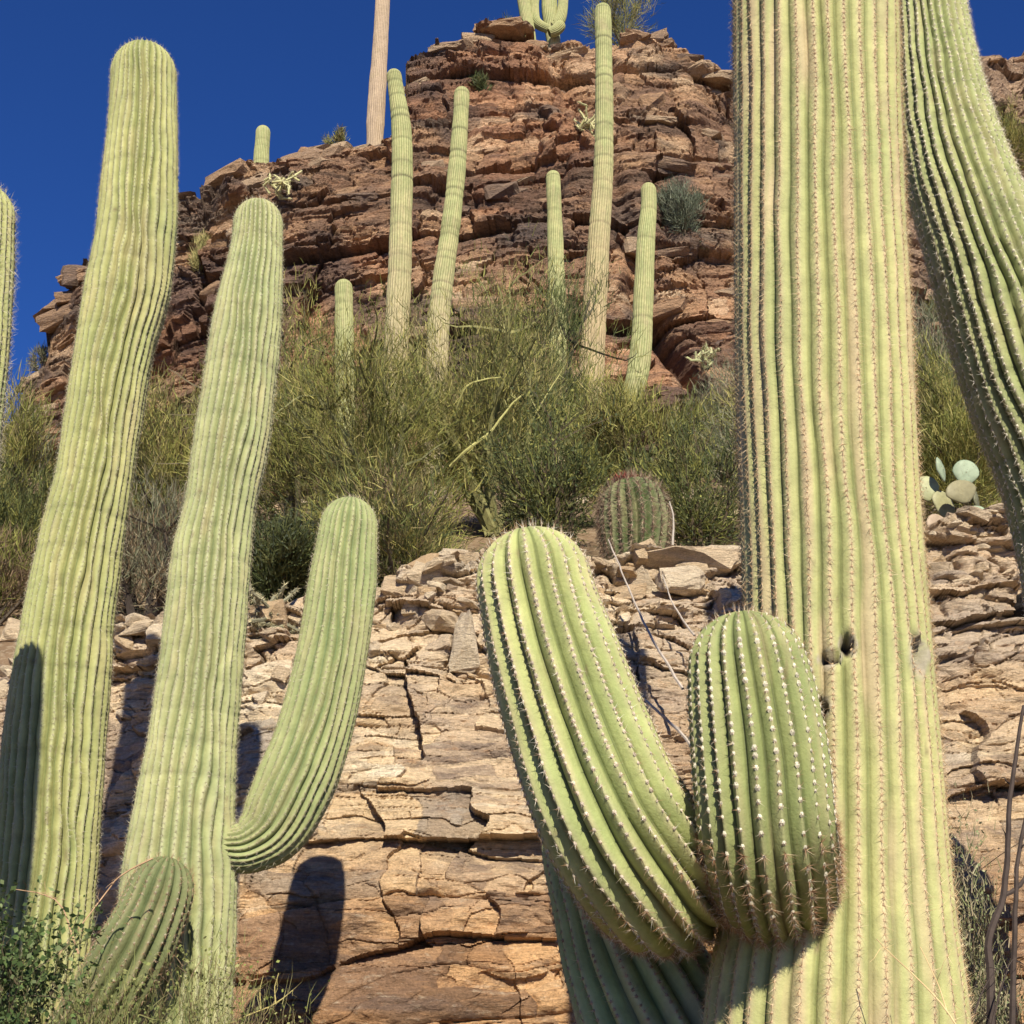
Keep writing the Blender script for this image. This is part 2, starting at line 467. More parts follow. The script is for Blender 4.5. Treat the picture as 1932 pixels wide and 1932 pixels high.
# --- left saguaro
LG = dict(furrow=(.10, .12, .04), side=(.295, .30, .12), crest=(.35, .36, .185))
LSP = dict(spacing=.021, per=6, length=.019, width=.0005, pad=.0030, pcol=(.30, .28, .16), scol=[(.45, .40, .28), (.36, .30, .2), (.58, .53, .42)], seed=8)
Y1 = 5.5
s1 = thing('saguaro_cactus', base_of(0, 2900, Y1), 'tall wavy ribbed saguaro at the left, a dark cactus shadow on its lower trunk', 'cactus', 'large near saguaros')
limb('trunk', s1, [(0, 2910, Y1, 90), (62, 1932, Y1, 97), (72, 1800, Y1, 96), (88, 1600, Y1, 96), (101, 1420, Y1, 95), (119, 1260, Y1, 91), (128, 1180, Y1, 86), (141, 1100, Y1, 83),
     (158, 1000, Y1, 78), (178, 900, Y1, 72), (195, 790, Y1, 73), (216, 660, Y1, 73), (238, 560, Y1, 80), (256, 450, Y1, 75), (263, 350, Y1, 72), (269, 250, Y1, 65), (271, 160, Y1, 61), (272, 87, Y1, 60)],
     30, depth=.16, k=8, ds=.018, pal=LG, wav=1.0, bands=.3, bulge=.03, seed=12, sharp=.4, spine=LSP, rib_var=.6, blemish=.2)
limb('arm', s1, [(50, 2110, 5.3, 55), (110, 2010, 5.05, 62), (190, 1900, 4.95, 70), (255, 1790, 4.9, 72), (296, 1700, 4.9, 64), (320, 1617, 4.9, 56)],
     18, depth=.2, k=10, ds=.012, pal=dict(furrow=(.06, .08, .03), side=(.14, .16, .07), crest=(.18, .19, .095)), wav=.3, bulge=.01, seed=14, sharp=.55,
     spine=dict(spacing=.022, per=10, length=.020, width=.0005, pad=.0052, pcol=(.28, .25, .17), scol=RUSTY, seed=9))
# --- second saguaro with raised arm
Y2 = 5.3
s2 = thing('saguaro_cactus', base_of(290, 2950, Y2), 'saguaro second from the left with one upcurved arm on its right side', 'cactus', 'large near saguaros')
LG2 = dict(furrow=(.10, .125, .05), side=(.285, .30, .14), crest=(.35, .36, .21))
limb('trunk', s2, [(290, 2960, Y2, 110), (325, 1932, Y2, 113), (332, 1800, Y2, 112), (338, 1660, Y2, 107), (345, 1560, Y2, 97), (363, 1400, Y2, 84), (375, 1300, Y2, 80), (387, 1180, Y2, 78),
     (399, 1050, Y2, 74), (415, 955, Y2, 66), (434, 850, Y2, 70), (455, 700, Y2, 67), (467, 600, Y2, 63), (481, 500, Y2, 52), (486, 440, Y2, 48), (488, 380, Y2, 44)],
     28, depth=.16, k=8, ds=.018, pal=LG2, wav=.7, bands=.3, bulge=.03, seed=22, sharp=.4, spine=dict(LSP, seed=21), rib_var=.5, blemish=.25)
limb('arm', s2, [(425, 1600, Y2, 40), (468, 1596, 5.31, 52), (515, 1560, 5.33, 68), (556, 1480, 5.33, 75), (587, 1400, 5.33, 72), (613, 1300, 5.33, 69), (632, 1200, 5.33, 67),
     (646, 1100, 5.33, 64), (657, 1000, 5.33, 56), (664, 940, 5.33, 50)],
     24, depth=.17, k=8, ds=.014, pal=dict(furrow=(.10, .14, .06), side=(.245, .275, .12), crest=(.32, .33, .17)), wav=.5, bulge=.02, seed=24, sharp=.45, spine=dict(LSP, seed=23), blemish=.2)
# --- far left edge saguaro, in front
sj = thing('saguaro_cactus', base_of(-260, 3300, 3.77), 'saguaro cut off by the left edge of the picture, only its right side showing', 'cactus', 'large near saguaros')
limb('trunk', sj, [(-260, 3300, 3.85, 82), (-190, 1500, 3.85, 80), (-98, 950, 3.85, 80), (-66, 700, 3.85, 76), (-48, 520, 3.85, 71), (-38, 430, 3.85, 63), (-32, 352, 3.85, 57)],
     26, depth=.17, k=8, ds=.02, pal=LG, wav=.4, bulge=.01, seed=32, spine=dict(LSP, seed=31, length=.028))
# --- leaning saguaro at the right edge
Y6 = 5.3
s6 = thing('saguaro_cactus', base_of(2060, 2700, Y6), 'thick leaning saguaro at the right edge, behind the giant trunk, dark in its furrows', 'cactus', 'large near saguaros')
limb('trunk', s6, [(2110, 2800, Y6, 115), (2090, 1932, Y6, 118), (2075, 1400, Y6, 112), (2052, 1100, Y6, 116), (2010, 900, 5.25, 122), (1958, 750, 5.2, 127), (1905, 600, 5.15, 120), (1851, 450, 5.1, 108), (1800, 300, 5.1, 96),
     (1769, 150, 5.1, 80), (1752, 0, 5.1, 66), (1745, -150, 5.1, 60), (1742, -260, 5.1, 56)],
     30, depth=.125, k=8, ds=.016, pal=dict(furrow=(.085, .10, .035), side=(.27, .295, .125), crest=(.35, .35, .19)), wav=.6, bulge=.025, seed=42, sharp=.6,
     spine=dict(spacing=.028, per=8, length=.024, width=.0008, pad=.0062, pcol=(.58, .54, .40), scol=PALE, seed=41), bands=.35)

# ------------------------------------------------------------------ terrain
def sm(a, b, x): 
    q = np.clip((x - a) / (b - a), 0, 1); return q * q * (3 - 2 * q)
def WY(x):                                          # how far the rock ledge steps back at the left
    return .9 * sm(-1.2, -2.4, np.asarray(x, float)) + .5 * sm(3, 8, np.abs(np.asarray(x, float)))
def H(x, y):
    x, y = np.asarray(x, float), np.asarray(y, float)
    yy = y - WY(x)
    ys = [-400, -5, 0, 5, 6.3, 6.9, 7.6, 8.3, 9.0, 12, 20, 29, 33, 40, 60, 400]
    zs = [-40, -.2, 0, .1, .35, 1.4, 2.6, 3.55, 4.12, 5.65, 9.2, 12.9, 14.5, 20, 26, 30]
    z = np.interp(yy, ys, zs)
    z = z - sm(-4, -16, x) * np.clip(y - 9, 0, 25) * .20
    far = sm(4, 14, y)
    z = z + far * .28 * fbm(x / 3, y / 3, 0, 4, 3)
    return z
xs = np.concatenate([np.linspace(-400, -30, 12), np.linspace(-29, 29, 200), np.linspace(30, 400, 12)])
ysg = np.concatenate([np.linspace(-300, -10, 10), np.linspace(-9, 40, 230), np.linspace(42, 400, 20)])
X, Yg = np.meshgrid(xs, ysg)
Z = H(X, Yg)
idx = np.arange(X.size).reshape(X.shape)
Q = np.stack([idx[:-1, :-1], idx[:-1, 1:], idx[1:, 1:], idx[1:, :-1]], -1).reshape(-1, 4)
link('hillside', mesh_np('hillside', np.stack([X, Yg, Z], -1).reshape(-1, 3), F4=Q, smooth=True), M['soil'], None, kind='structure')

# ------------------------------------------------------------------ layered rock
def strata(x, z, thk, wid, seed, tilt, warp=.5, joint=1.0, crack=1.0):
    """protrusion 0..1 of stacked slabs; also block tone, seam mask"""
    zt = z - tilt * x + warp * thk * 1.6 * fbm(x / (thk * 6), z / (thk * 3), 0, 3, seed)
    n = int((zt.max() - zt.min()) / thk) + 6
    g = np.random.default_rng(seed)
    th = thk * np.exp(g.normal(0, .55, n * 2)); bd = zt.min() - thk * 2 + np.cumsum(th)
    kk = np.searchsorted(bd, zt); kk = np.clip(kk, 1, len(bd) - 1)
    lo, hi = bd[kk - 1], bd[kk]
    fz = np.minimum(zt - lo, hi - zt) / thk
    xx = (x + .5 * wid * fbm(x / wid, z / wid * 2, 0, 3, seed + 1)) / (wid * (.5 + 1.3 * hsh(kk, 5, seed))) + hsh(kk, 9, seed) * 50
    jj = np.floor(xx).astype(int); fx = xx - jj
    ex = np.minimum(fx, 1 - fx)
    fzz = (zt - lo) / (hi - lo + 1e-6)
    pro = .55 * hsh(kk, 1, seed) + .45 * hsh(kk * 1000 + jj, 2, seed)
    tl = (hsh(kk * 1000 + jj, 3, seed) - .5) * (fx - .5) * 2 + (hsh(kk * 1000 + jj, 8, seed) - .35) * (fzz - .5) * 1.3        # each block face slightly turned
    e = np.exp(-fz / .07) * .42 * (hsh(kk, 11, seed) > .4) + np.exp(-ex / .035) * .22 * joint * (hsh(kk * 1000 + jj, 6, seed) > .55)
    return pro + .35 * tl - e * crack, hsh(kk * 1000 + jj, 4, seed), hsh(kk, 7, seed)

def palette(tone, stops):
    tone = np.clip(tone, 0, 1)
    xs_ = [p for p, _ in stops]
    return np.stack([np.interp(tone, xs_, [c[i] for _, c in stops]) for i in range(3)], -1)

# ---- lower ledge wall
def wall_sheet():
    px = np.concatenate([np.arange(-1500, -60, 9), np.arange(-60, 1990, 2.5), np.arange(1990, 3300, 9)])
    rows = np.concatenate([np.arange(2500, 1960, -14), np.arange(1960, 1040, -2.3)])
    PX, PY = np.meshgrid(px, rows)
    # the depth of the face, leaning back towards the top
    top = np.interp(px, [-400, 0, 230, 300, 470, 700, 760, 860, 900, 1150, 1200, 1400, 1730, 1800, 1930, 2400],
                    [1275, 1265, 1180, 1172, 1170, 1110, 1085, 1060, 1065, 1062, 1035, 1040, 1010, 985, 975, 960])
    top = top + 9 * fbm(px / 60, 0.3, 0, 3, 4)
    vfrac = (PY - 1040) / (1960 - 1040)
    # remap so that the last rows sit on the top outline
    PYr = np.where(PY < 1960, top[None, :] + vfrac * (1960 - top[None, :]), PY)
    Yb = np.interp(PYr, [960, 1080, 1160, 1250, 1400, 1650, 1932, 2500], [9.0, 8.7, 8.3, 7.85, 7.35, 6.82, 6.52, 6.2])
    a = (PX - S / 2) / F; b_ = -(PYr - S / 2) / F
    cp, sp = math.cos(PITCH), math.sin(PITCH)
    dy = cp - b_ * sp; dz = sp + b_ * cp
    Xw = a / dy * 7.5
    Y = Yb + WY(Xw)
    Xw = a / dy * Y; Zw = dz / dy * Y + CAM[2]
    s0, t0, l0 = strata(Xw, Zw, .50, 1.1, 11, .03, .9, 1, .2)
    s1_, t1, l1 = strata(Xw, Zw, .19, .55, 12, .02, 1.2, 1, .55)
    s2_, t2, l2 = strata(Xw, Zw, .045, .35, 13, .02, .9)
    loose = sm(1420, 1180, PYr + 60 * fbm(Xw * 1.5, Zw * 1.5, 0, 2, 21))
    s3_, t3, l3 = strata(Xw, Zw, .10, .27, 14, .05, 1.8)
    smooth_zone = sm(-.05, .25, fbm(Xw * .9, Zw * 1.3, 0, 3, 19))
    d = .30 * s0 + .17 * s1_ * (1 - .5 * smooth_zone) + .05 * s2_ * (1 - .55 * smooth_zone) + .26 * loose * s3_ + .08 * loose * fbm(Xw * 4, Zw * 5, 0, 3, 61)
    d = d + .16 * fbm(Xw * 1.2, Zw * 1.8, 0, 5, 15) + .03 * fbm(Xw * 9, Zw * 16, 0, 4, 16)
    fade = sm(2100, 1930, PYr)
    Yd = Y - (d - .28) * np.where(PYr > 1930, .4 + .6 * fade, 1)
    Xd = Xw + .03 * fbm(Xw * 4, Zw * 8, 0, 3, 18); Zd = Zw + .02 * s1_
    V = np.stack([Xd, Yd, Zd], -1)
    # back of the ledge: run onto the hillside
    last = V[-1]
    ext = []
    for q, dzq in ((.12, .03), (.3, .05), (.6, .03), (1.1, .15), (1.6, .0)):
        v = last.copy(); v[:, 1] += q; hz = H(v[:, 0], v[:, 1])
        v[:, 2] = last[:, 2] * (1 - q / 1.6) + (hz - .12) * (q / 1.6) + dzq + .03 * fbm(v[:, 0] * 5, v[:, 1] * 5, 0, 3, 5) ; ext.append(v)
    V = np.concatenate([V, np.array(ext)])
    tone = .35 * t0 + .40 * t1 + .25 * t2
    big = fbm(Xw * .8, Zw * 1.1, 0, 4, 17)
    tone = np.clip(.5 + (tone - .5) * 1.5 + .25 * big, 0, 1)
    colr = palette(tone, [(0, (.27, .20, .15)), (.22, (.46, .34, .24)), (.5, (.66, .49, .32)), (.75, (.76, .58, .37)), (1, (.80, .68, .51))])
    gp = sm(.02, .2, fbm(Xw * 1.6 + 5, Zw * 2.2, 0, 4, 66))[..., None] * .5; colr = colr * (1 - gp) + np.array([.33, .25, .20]) * gp
    op = sm(.12, .3, fbm(Xw * 1.3 + 15, Zw * 3.2, 0, 4, 67))[..., None] * .4; colr = colr * (1 - op) + np.array([.60, .40, .22]) * op
    # dark weathered skins of single blocks
    varn = ((t1 > .80) & (l0 > .35)).astype(float) * .55
    lowr = sm(1560, 1800, PYr + 40 * big)[..., None]                  # redder beds low in the face
    colr = colr * (1 - varn[..., None]) + np.array([.17, .13, .12]) * varn[..., None]
    colr = colr * (1 - lowr) + colr * np.array([.88, .70, .55]) * lowr
    colr = colr * (1 - loose[..., None] * .5) + (colr * .4 + np.array([.48, .40, .30])) * loose[..., None] * .5
    colr = np.concatenate([colr, np.repeat(colr[-1:], 5, 0)])
    n, m_ = V.shape[:2]
    idx = np.arange(n * m_).reshape(n, m_)
    Q = np.stack([idx[:-1, :-1], idx[:-1, 1:], idx[1:, 1:], idx[1:, :-1]], -1).reshape(-1, 4)
    o = link('rock_ledge', mesh_np('rock_ledge', V.reshape(-1, 3), F4=Q, col=np.clip(colr, .02, .9).reshape(-1, 3)), M['wall'], None, kind='structure')
    return o, V, PX, PYr
wall, WV, WPX, WPY = wall_sheet()

# ---- upper cliff
OUT = [(-700, 1250), (-300, 1080), (-60, 960), (10, 905), (25, 830), (60, 800), (50, 745), (35, 706), (95, 690), (88, 650), (85, 618), (110, 590), (150, 560), (180, 520), (260, 500), (325, 490), (335, 412), (390, 408),
       (398, 415), (400, 400), (445, 365), (500, 345), (570, 322), (640, 282), (690, 270), (764, 256), (766, 150), (768, 108), (800, 82), (822, 64), (850, 68), (885, 56), (908, 44), (982, 42), (1022, 55), (1080, 68), (1100, 80),
       (1150, 85), (1185, 68), (1240, 78), (1290, 108), (1385, 148), (1500, 165), (1700, 190), (1835, 140), (1880, 122), (1932, 118), (2100, 100), (2400, 140), (2700, 220)]
def cliff_sheet():
    px = np.arange(-600, 2500, 2.6)
    ox = [p[0] for p in OUT]; oy = [p[1] for p in OUT]
    ox = np.maximum.accumulate(np.array(ox, float) + np.arange(len(ox)) * 1e-3)
    top = np.interp(px, ox, oy) + 6 * fbm(px / 22, .7, 0, 3, 6) + 7 * (hsh(np.floor(px / 31).astype(int), 3, 5) - .5) + 0 * (hsh(np.floor(px / 9).astype(int), 3, 6) - .5)
    bot = np.interp(px, [-600, 0, 300, 500, 700, 1300, 1500, 1900, 2500], [1500, 1150, 1040, 960, 950, 950, 950, 860, 800])
    nv = 330
    vf = np.linspace(0, 1, nv)[:, None]
    PY = bot[None, :] + (top - bot)[None, :] * vf
    PX = np.broadcast_to(px[None, :], PY.shape)
    Y0 = np.interp(px, [-600, 0, 400, 700, 1000, 1300, 1500, 1750, 1900, 2500], [39, 36, 33.5, 32, 31.5, 31.7, 33, 38, 44, 48])
    Y = Y0[None, :] + vf * np.interp(px, [0, 500, 1000, 1700, 2500], [2.5, 3, 5.5, 6, 7])[None, :]
    # buttress relief
    a = (PX - S / 2) / F; b_ = -(PY - S / 2) / F
    cp, sp = math.cos(PITCH), math.sin(PITCH)
    dy = cp - b_ * sp; dz = sp + b_ * cp
    Xw = a / dy * Y; Zw = dz / dy * Y + CAM[2]
    tilt = .22 * np.exp(-((Xw + 1) / 7) ** 2) - .12 * sm(2, 8, Xw)
    base_t = .16
    s0, t0, l0 = strata(Xw, Zw, 2.2, 2.6, 31, base_t, .2)
    s1_, t1, l1 = strata(Xw, Zw, .8, 1.5, 32, base_t, .3)
    s2_, t2, l2 = strata(Xw, Zw, .26, .9, 33, base_t + .02, .4)
    s3_, t3, l3 = strata(Xw, Zw, .10, .4, 34, base_t + .02, .4)
    zone = sm(-.25, .25, fbm(Xw / 4, Zw / 3, 0, 3, 35))
    d = 1.35 * s0 + .95 * s1_ + .38 * s2_ * (.4 + .6 * zone) + .20 * s3_ * (.5 + .5 * zone)
    d = d + .8 * fbm(Xw / 4, Zw / 5, 0, 4, 36) + .10 * fbm(Xw / .6, Zw / .35, 0, 4, 37)
    # a dark cleft that runs down right of the middle
    cx = np.interp(Zw, [15, 20, 24, 27, 30], [5.2, 3.6, 3.2, 2.1, 1.2])
    cl = np.exp(-((Xw - cx - .3 * fbm(Xw / 2, Zw / 2, 0, 2, 38)) / .33) ** 2) * (.35 + .65 * sm(23.5, 20.5, Zw) + .0)
    d = d - 1.3 * cl
    Yd = Y - (d - .9)
    Xd = Xw + .22 * (s1_ - .4) * sm(-2, -10, Xw) * -1.6 + .1 * fbm(Xw, Zw * 2, 0, 3, 39)
    Zd = Zw + .10 * s1_
    V = np.stack([Xd, Yd, Zd], -1)
    last = V[-1]; ext = []
    for q, zq in ((.5, .05), (1.5, .1), (4, -.1), (9, -.8), (18, -3)):
        v = last.copy(); v[:, 1] += q; v[:, 2] += zq - .25 * q * .3 + .15 * fbm(v[:, 0], v[:, 1], 0, 3, 5); ext.append(v)
    V = np.concatenate([V, np.array(ext)])
    tone = .30 * t0 + .40 * t1 + .3 * t2
    big = fbm(Xw / 3.2, Zw / 2.2, 0, 4, 40)
    tone = np.clip(.5 + (tone - .5) * 1.5 + .28 * big, 0, 1)
    colr = palette(tone, [(0, (.17, .11, .08)), (.25, (.30, .18, .12)), (.5, (.42, .25, .155)), (.72, (.55, .34, .20)), (1, (.68, .49, .32))])
    va = sm(.05, .35, fbm(Xw / 2.6 + 9, Zw / 1.6, 0, 4, 41) + .25 * (t1 - .5))[..., None] * .8
    colr = colr * (1 - va) + np.array([.13, .10, .09]) * va
    pk = sm(-.1, .3, fbm(Xw / 4 + 4, Zw / 4, 0, 3, 42))[..., None]
    colr = colr * (1 - .5 * pk) + colr * np.array([1.12, .90, .82]) * .5 * pk
    far = sm(7.5, 10.5, Xw)[..., None]
    colr = colr * (1 - far) + (np.array([.42, .29, .20]) * (.7 + .6 * t1[..., None])) * far
    colr = np.concatenate([colr, np.repeat(colr[-1:], 5, 0)])
    n, m_ = V.shape[:2]
    idx = np.arange(n * m_).reshape(n, m_)
    Q = np.stack([idx[:-1, :-1], idx[:-1, 1:], idx[1:, 1:], idx[1:, :-1]], -1).reshape(-1, 4)
    o = link('cliff', mesh_np('cliff', V.reshape(-1, 3), F4=Q, col=np.clip(colr, .02, .9).reshape(-1, 3)), M['cliff'], None, kind='structure')
    return o, V, PX, PY
cliff, CV, CPX, CPY = cliff_sheet()

# ------------------------------------------------------------------ loose stones and slabs
def hull(n, dims, seed):
    g = random.Random(seed)
    bm = bmesh.new()
    for i in range(n):
        v = Vector([g.uniform(-1, 1) for _ in range(3)])
        mx = max(abs(c) for c in v); v /= mx ** .75
        bm.verts.new((v.x * dims[0], v.y * dims[1], v.z * dims[2]))
    r = bmesh.ops.convex_hull(bm, input=bm.verts)
    bmesh.ops.delete(bm, geom=list({e for e in r['geom_interior'] if isinstance(e, bmesh.types.BMVert)}), context='VERTS')
    bmesh.ops.recalc_face_normals(bm, faces=bm.faces)
    bmesh.ops.triangulate(bm, faces=bm.faces)
    bmesh.ops.subdivide_edges(bm, edges=bm.edges, cuts=2, use_grid_fill=True)
    vs = np.array([v.co for v in bm.verts])
    n1 = fbm(vs[:, 0] * 5, vs[:, 1] * 5, vs[:, 2] * 14, 3, seed); n2 = fbm(vs[:, 0] * 3, vs[:, 1] * 3 + 9, vs[:, 2] * 3, 2, seed)
    for v, a, b_ in zip(bm.verts, n1, n2):
        q = v.co.copy(); v.co = q * (1 + .16 * a + .10 * b_)
    me = bpy.data.meshes.new('stone'); bm.to_mesh(me); bm.free()
    return me
slabs = [hull(22, (.5, .42, .13 + .05 * (i % 3)), 100 + i) for i in range(10)]
blocks = [hull(22, (.5, .45, .34), 200 + i) for i in range(8)]
for me in slabs + blocks: me.materials.append(None)

def stone(parent, variant, loc, size, rot, mat, name='stone'):
    o = bpy.data.objects.new(name, variant)
    C.objects.link(o); o.parent = parent
    o.location = loc; o.scale = size; o.rotation_euler = rot
    o.material_slots[0].link = 'OBJECT'; o.material_slots[0].material = mat
    return o
g = random.Random(5)
def surf(V, PXa, PYa, px, py):
    i = np.argmin(np.abs(PXa[0] - px)); j = np.argmin(np.abs(PYa[:, i] - py)); return V[j, i]
# on and near the brink of the ledge
for i in range(270):
    px = g.uniform(-60, 1990)
    ii = int(np.argmin(np.abs(WPX[0] - px))); tpy = WPY[-1, ii]
    py = tpy + abs(g.gauss(0, 75))
    p = surf(WV, WPX, WPY, px, py)
    s_ = g.uniform(.07, .24) * (1.0 if py - tpy < 60 else .7)
    me = g.choice(slabs + slabs + blocks)
    stone(wall, me, (p[0], p[1] + s_ * .12, p[2] + .01), (s_, s_ * g.uniform(.7, 1), s_ * g.uniform(.8, 1.2)), (g.gauss(.15, .2), g.gauss(0, .2), g.uniform(0, 6.3)), M['wall_stone'])
# the broad overhanging slabs beside the giant saguaro and the tilted boulders near the middle
for px, py, sx, sy, sz, rx, ry, k_ in ((1310, 1062, .62, .5, .55, .1, .08, 0), (1290, 1108, .34, .3, .5, .0, -.05, 1), (1220, 1100, .25, .25, .5, 0, .1, 2), (800, 1085, .20, .2, .35, .2, -.8, 3),
        (850, 1072, .26, .2, .35, .1, -.5, 4), (745, 1120, .32, .3, .5, 0, .1, 5), (1180, 1130, .30, .25, .5, 0, 0, 6), (830, 1190, .35, .2, .4, 0, -.3, 7), (880, 1240, .15, .15, .8, 0, 0, 8), (1010, 1100, .5, .3, .4, 0, 0, 9)):
    p = surf(WV, WPX, WPY, px, py)
    stone(wall, slabs[k_ % 10], (p[0], p[1] - .05, p[2] + .03), (sx, sy, sz), (rx, ry, .3 * k_), M['wall_stone'], 'rock_slab')
# slabs jutting from the cliff
for i in range(230):
    px = g.uniform(-40, 1960)
    ii = int(np.argmin(np.abs(CPX[0] - px))); t_, b0 = CPY[-1, ii], CPY[0, ii]
    py = t_ + (b0 - t_) * g.random() ** 1.5
    if i < 70: py = t_ + g.uniform(0, 20)
    p = surf(CV, CPX, CPY, px, py)
    s_ = g.uniform(.5, 1.7)
    stone(cliff, g.choice(slabs), (p[0], p[1] + s_ * .22, p[2]), (s_, s_ * .8, s_ * g.uniform(.6, 1.1)), (g.gauss(.05, .08), -.16 + g.gauss(0, .08), g.uniform(-.5, .5)), M['cliff_stone'], 'rock_slab')

# ------------------------------------------------------------------ distant saguaros
FP = dict(furrow=(.17, .18, .075), side=(.285, .295, .13), crest=(.37, .36, .18))
def far_cactus(label, pts, ribs=24, corky=(.0, .45, (.50, .38, .24)), seed=0, bands=.9, arms=(), k=6, group='saguaros on the slope below the cliff'):
    px, py, Y, r = pts[0]
    th_ = thing('saguaro_cactus', base_of(px, py, Y), label, 'cactus', group)
    limb('trunk', th_, pts, ribs, depth=.08, k=k, ds=.06, pal=FP, wav=.3, bulge=.05, seed=seed, corky=corky, bands=bands, sharp=.5, blemish=.4)
    for a in arms:
        limb('arm', th_, a, ribs - 4, depth=.12, k=k, ds=.06, pal=FP, wav=.3, bulge=.03, seed=seed + 1, bands=bands * .5)
    return th_
def L(pts, Y): return [(a, b_, Y, r) for a, b_, r in pts]
far_cactus('slim slope saguaro with its top bent left, below the pale bare trunk', L([(742, 900, 22), (748, 640, 23), (754, 520, 22), (757, 400, 21), (759, 300, 20), (756, 230, 18), (747, 170, 15), (742, 132, 13)], 27), seed=51, corky=(.2, .75, (.38, .31, .19)))
far_cactus('slim ringed saguaro leaning to the right, third of the slope from the left', L([(818, 900, 20), (826, 640, 21), (836, 530, 20), (850, 430, 18), (861, 330, 17), (868, 240, 15), (872, 165, 13)], 26), seed=52, corky=(.2, .6, (.38, .31, .19)))
far_cactus('short straight green saguaro just left of the tallest one on the slope', L([(1055, 880, 17), (1052, 620, 17), (1049, 500, 16), (1046, 400, 14), (1043, 323, 12)], 26), seed=53, corky=(0, .1, (.5, .4, .25)))
far_cactus('tallest saguaro on the slope, its ringed tip standing against the sky', L([(1110, 900, 24), (1115, 740, 24), (1121, 600, 23), (1130, 450, 21), (1138, 330, 19), (1140, 200, 17), (1139, 100, 16), (1137, 8, 13)], 27), seed=54, corky=(.3, .75, (.37, .29, .17)))
far_cactus('saguaro on the slope whose thin foot curves to the left, rightmost of the slender ones', L([(1150, 870, 8), (1168, 815, 12), (1184, 770, 18), (1201, 715, 21), (1210, 650, 20), (1214, 560, 19), (1219, 450, 17), (1224, 390, 15), (1223, 346, 13)], 25), seed=55, corky=(0, .1, (.5, .42, .26)), bands=.6)
far_cactus('short young saguaro showing over the bushes, leftmost on the slope', L([(652, 860, 18), (650, 650, 18), (649, 580, 17), (648, 528, 15)], 24), seed=56, corky=(0, .02, (.5, .4, .25)), bands=.4)
RG = 'saguaros along the ridge top'
far_cactus('lone little saguaro on the ridge against blue sky at the left', L([(492, 380, 14), (493, 300, 15), (495, 270, 14), (497, 238, 11)], 37.5), seed=57, corky=(0, .15, (.45, .36, .25)), bands=.4, group=RG)
far_cactus('tall bare pinkish saguaro trunk on the ridge, running out of the top of the picture', L([(706, 290, 15), (709, 220, 17), (714, 140, 16), (719, 60, 14), (724, -40, 13), (728, -150, 12), (730, -230, 11)], 38.5), seed=58, corky=(.6, 1.2, (.36, .27, .19)), bands=.1, group=RG)
far_cactus('many armed saguaro on the summit, cut off by the top of the picture', L([(1052, 130, 13), (1046, 90, 13), (1041, 55, 14), (1037, 20, 15), (1036, -60, 14), (1036, -160, 12)], 38.5), seed=59, corky=(0, .2, (.5, .4, .28)), bands=.2, group=RG,
           arms=[L([(1042, 50, 8), (1052, 45, 11), (1061, 20, 10), (1064, -40, 9), (1064, -90, 8)], 38.3), L([(1040, 58, 8), (1012, 42, 10), (1008, 15, 9), (1009, -10, 8)], 38.4), L([(1036, 62, 9), (1050, 56, 11), (1062, 42, 9)], 38)])
far_cactus('slender saguaro stem beside the many armed one on the summit', L([(1003, 95, 11), (996, 50, 12), (990, 15, 12), (984, -30, 11), (982, -70, 10)], 38.2), seed=60, corky=(0, .1, (.5, .42, .28)), bands=.2, group=RG)

# ------------------------------------------------------------------ shrubs
def tube(path, r0, r1, sides=5, col=(.2, .15, .1)):
    path = np.asarray(path, float); n = len(path)
    T, U, B = frames(path)
    rr = np.linspace(r0, r1, n)[:, None, None]
    th = np.arange(sides) / sides * 2 * math.pi
    V = path[:, None, :] + (U[:, None, :] * np.cos(th)[None, :, None] + B[:, None, :] * np.sin(th)[None, :, None]) * rr
    idx = np.arange(n * sides).reshape(n, sides); nx = np.roll(idx, -1, 1)
    a, b_, c_, d_ = idx[:-1], nx[:-1], nx[1:], idx[1:]
    F3 = np.concatenate([np.stack([a, b_, c_], -1).reshape(-1, 3), np.stack([a, c_, d_], -1).reshape(-1, 3)])
    return V.reshape(-1, 3), F3, np.tile(np.array(col), (n * sides, 1))

def wander(p, d, length, steps, amt, g, up=0.0):
    pts = [np.array(p, float)]; d = np.array(d, float); d /= np.linalg.norm(d)
    for i in range(steps):
        d = d + g.normal(0, amt, 3) + np.array([0, 0, up]); d /= np.linalg.norm(d)
        pts.append(pts[-1] + d * length / steps)
    return np.array(pts)

def ribbons(base, d, length, width, col, g, bend=.25):
    """two-piece kinked twigs, thin tapering"""
    n = len(base)
    side = np.cross(d, g.normal(size=(n, 3))); side /= np.linalg.norm(side, axis=1)[:, None] + 1e-9
    mid = base + d * (length * .5)[:, None]
    d2 = d + g.normal(0, bend, (n, 3)); d2 /= np.linalg.norm(d2, axis=1)[:, None]
    tip = mid + d2 * (length * .5)[:, None]
    w_ = side * width[:, None]
    V = np.stack([base - w_, base + w_, mid + w_ * .7, mid - w_ * .7, tip], 1)
    k = np.arange(n)[:, None] * 5
    Fs = np.concatenate([k + [0, 1, 2], k + [0, 2, 3], k + [3, 2, 4]])
    return V.reshape(-1, 3), Fs, np.repeat(col, 5, 0)

def leaves(base, size, col, g):
    n = len(base)
    a = g.normal(size=(n, 3)); a /= np.linalg.norm(a, axis=1)[:, None]
    b_ = np.cross(a, g.normal(size=(n, 3))); b_ /= np.linalg.norm(b_, axis=1)[:, None] + 1e-9
    s_ = size[:, None]
    V = np.stack([base, base + (a * .5 + b_ * .35) * s_, base + a * s_, base + (a * .5 - b_ * .35) * s_], 1)
    k = np.arange(n)[:, None] * 4
    return V.reshape(-1, 3), np.concatenate([k + [0, 1, 2], k + [0, 2, 3]]), np.repeat(col, 4, 0)

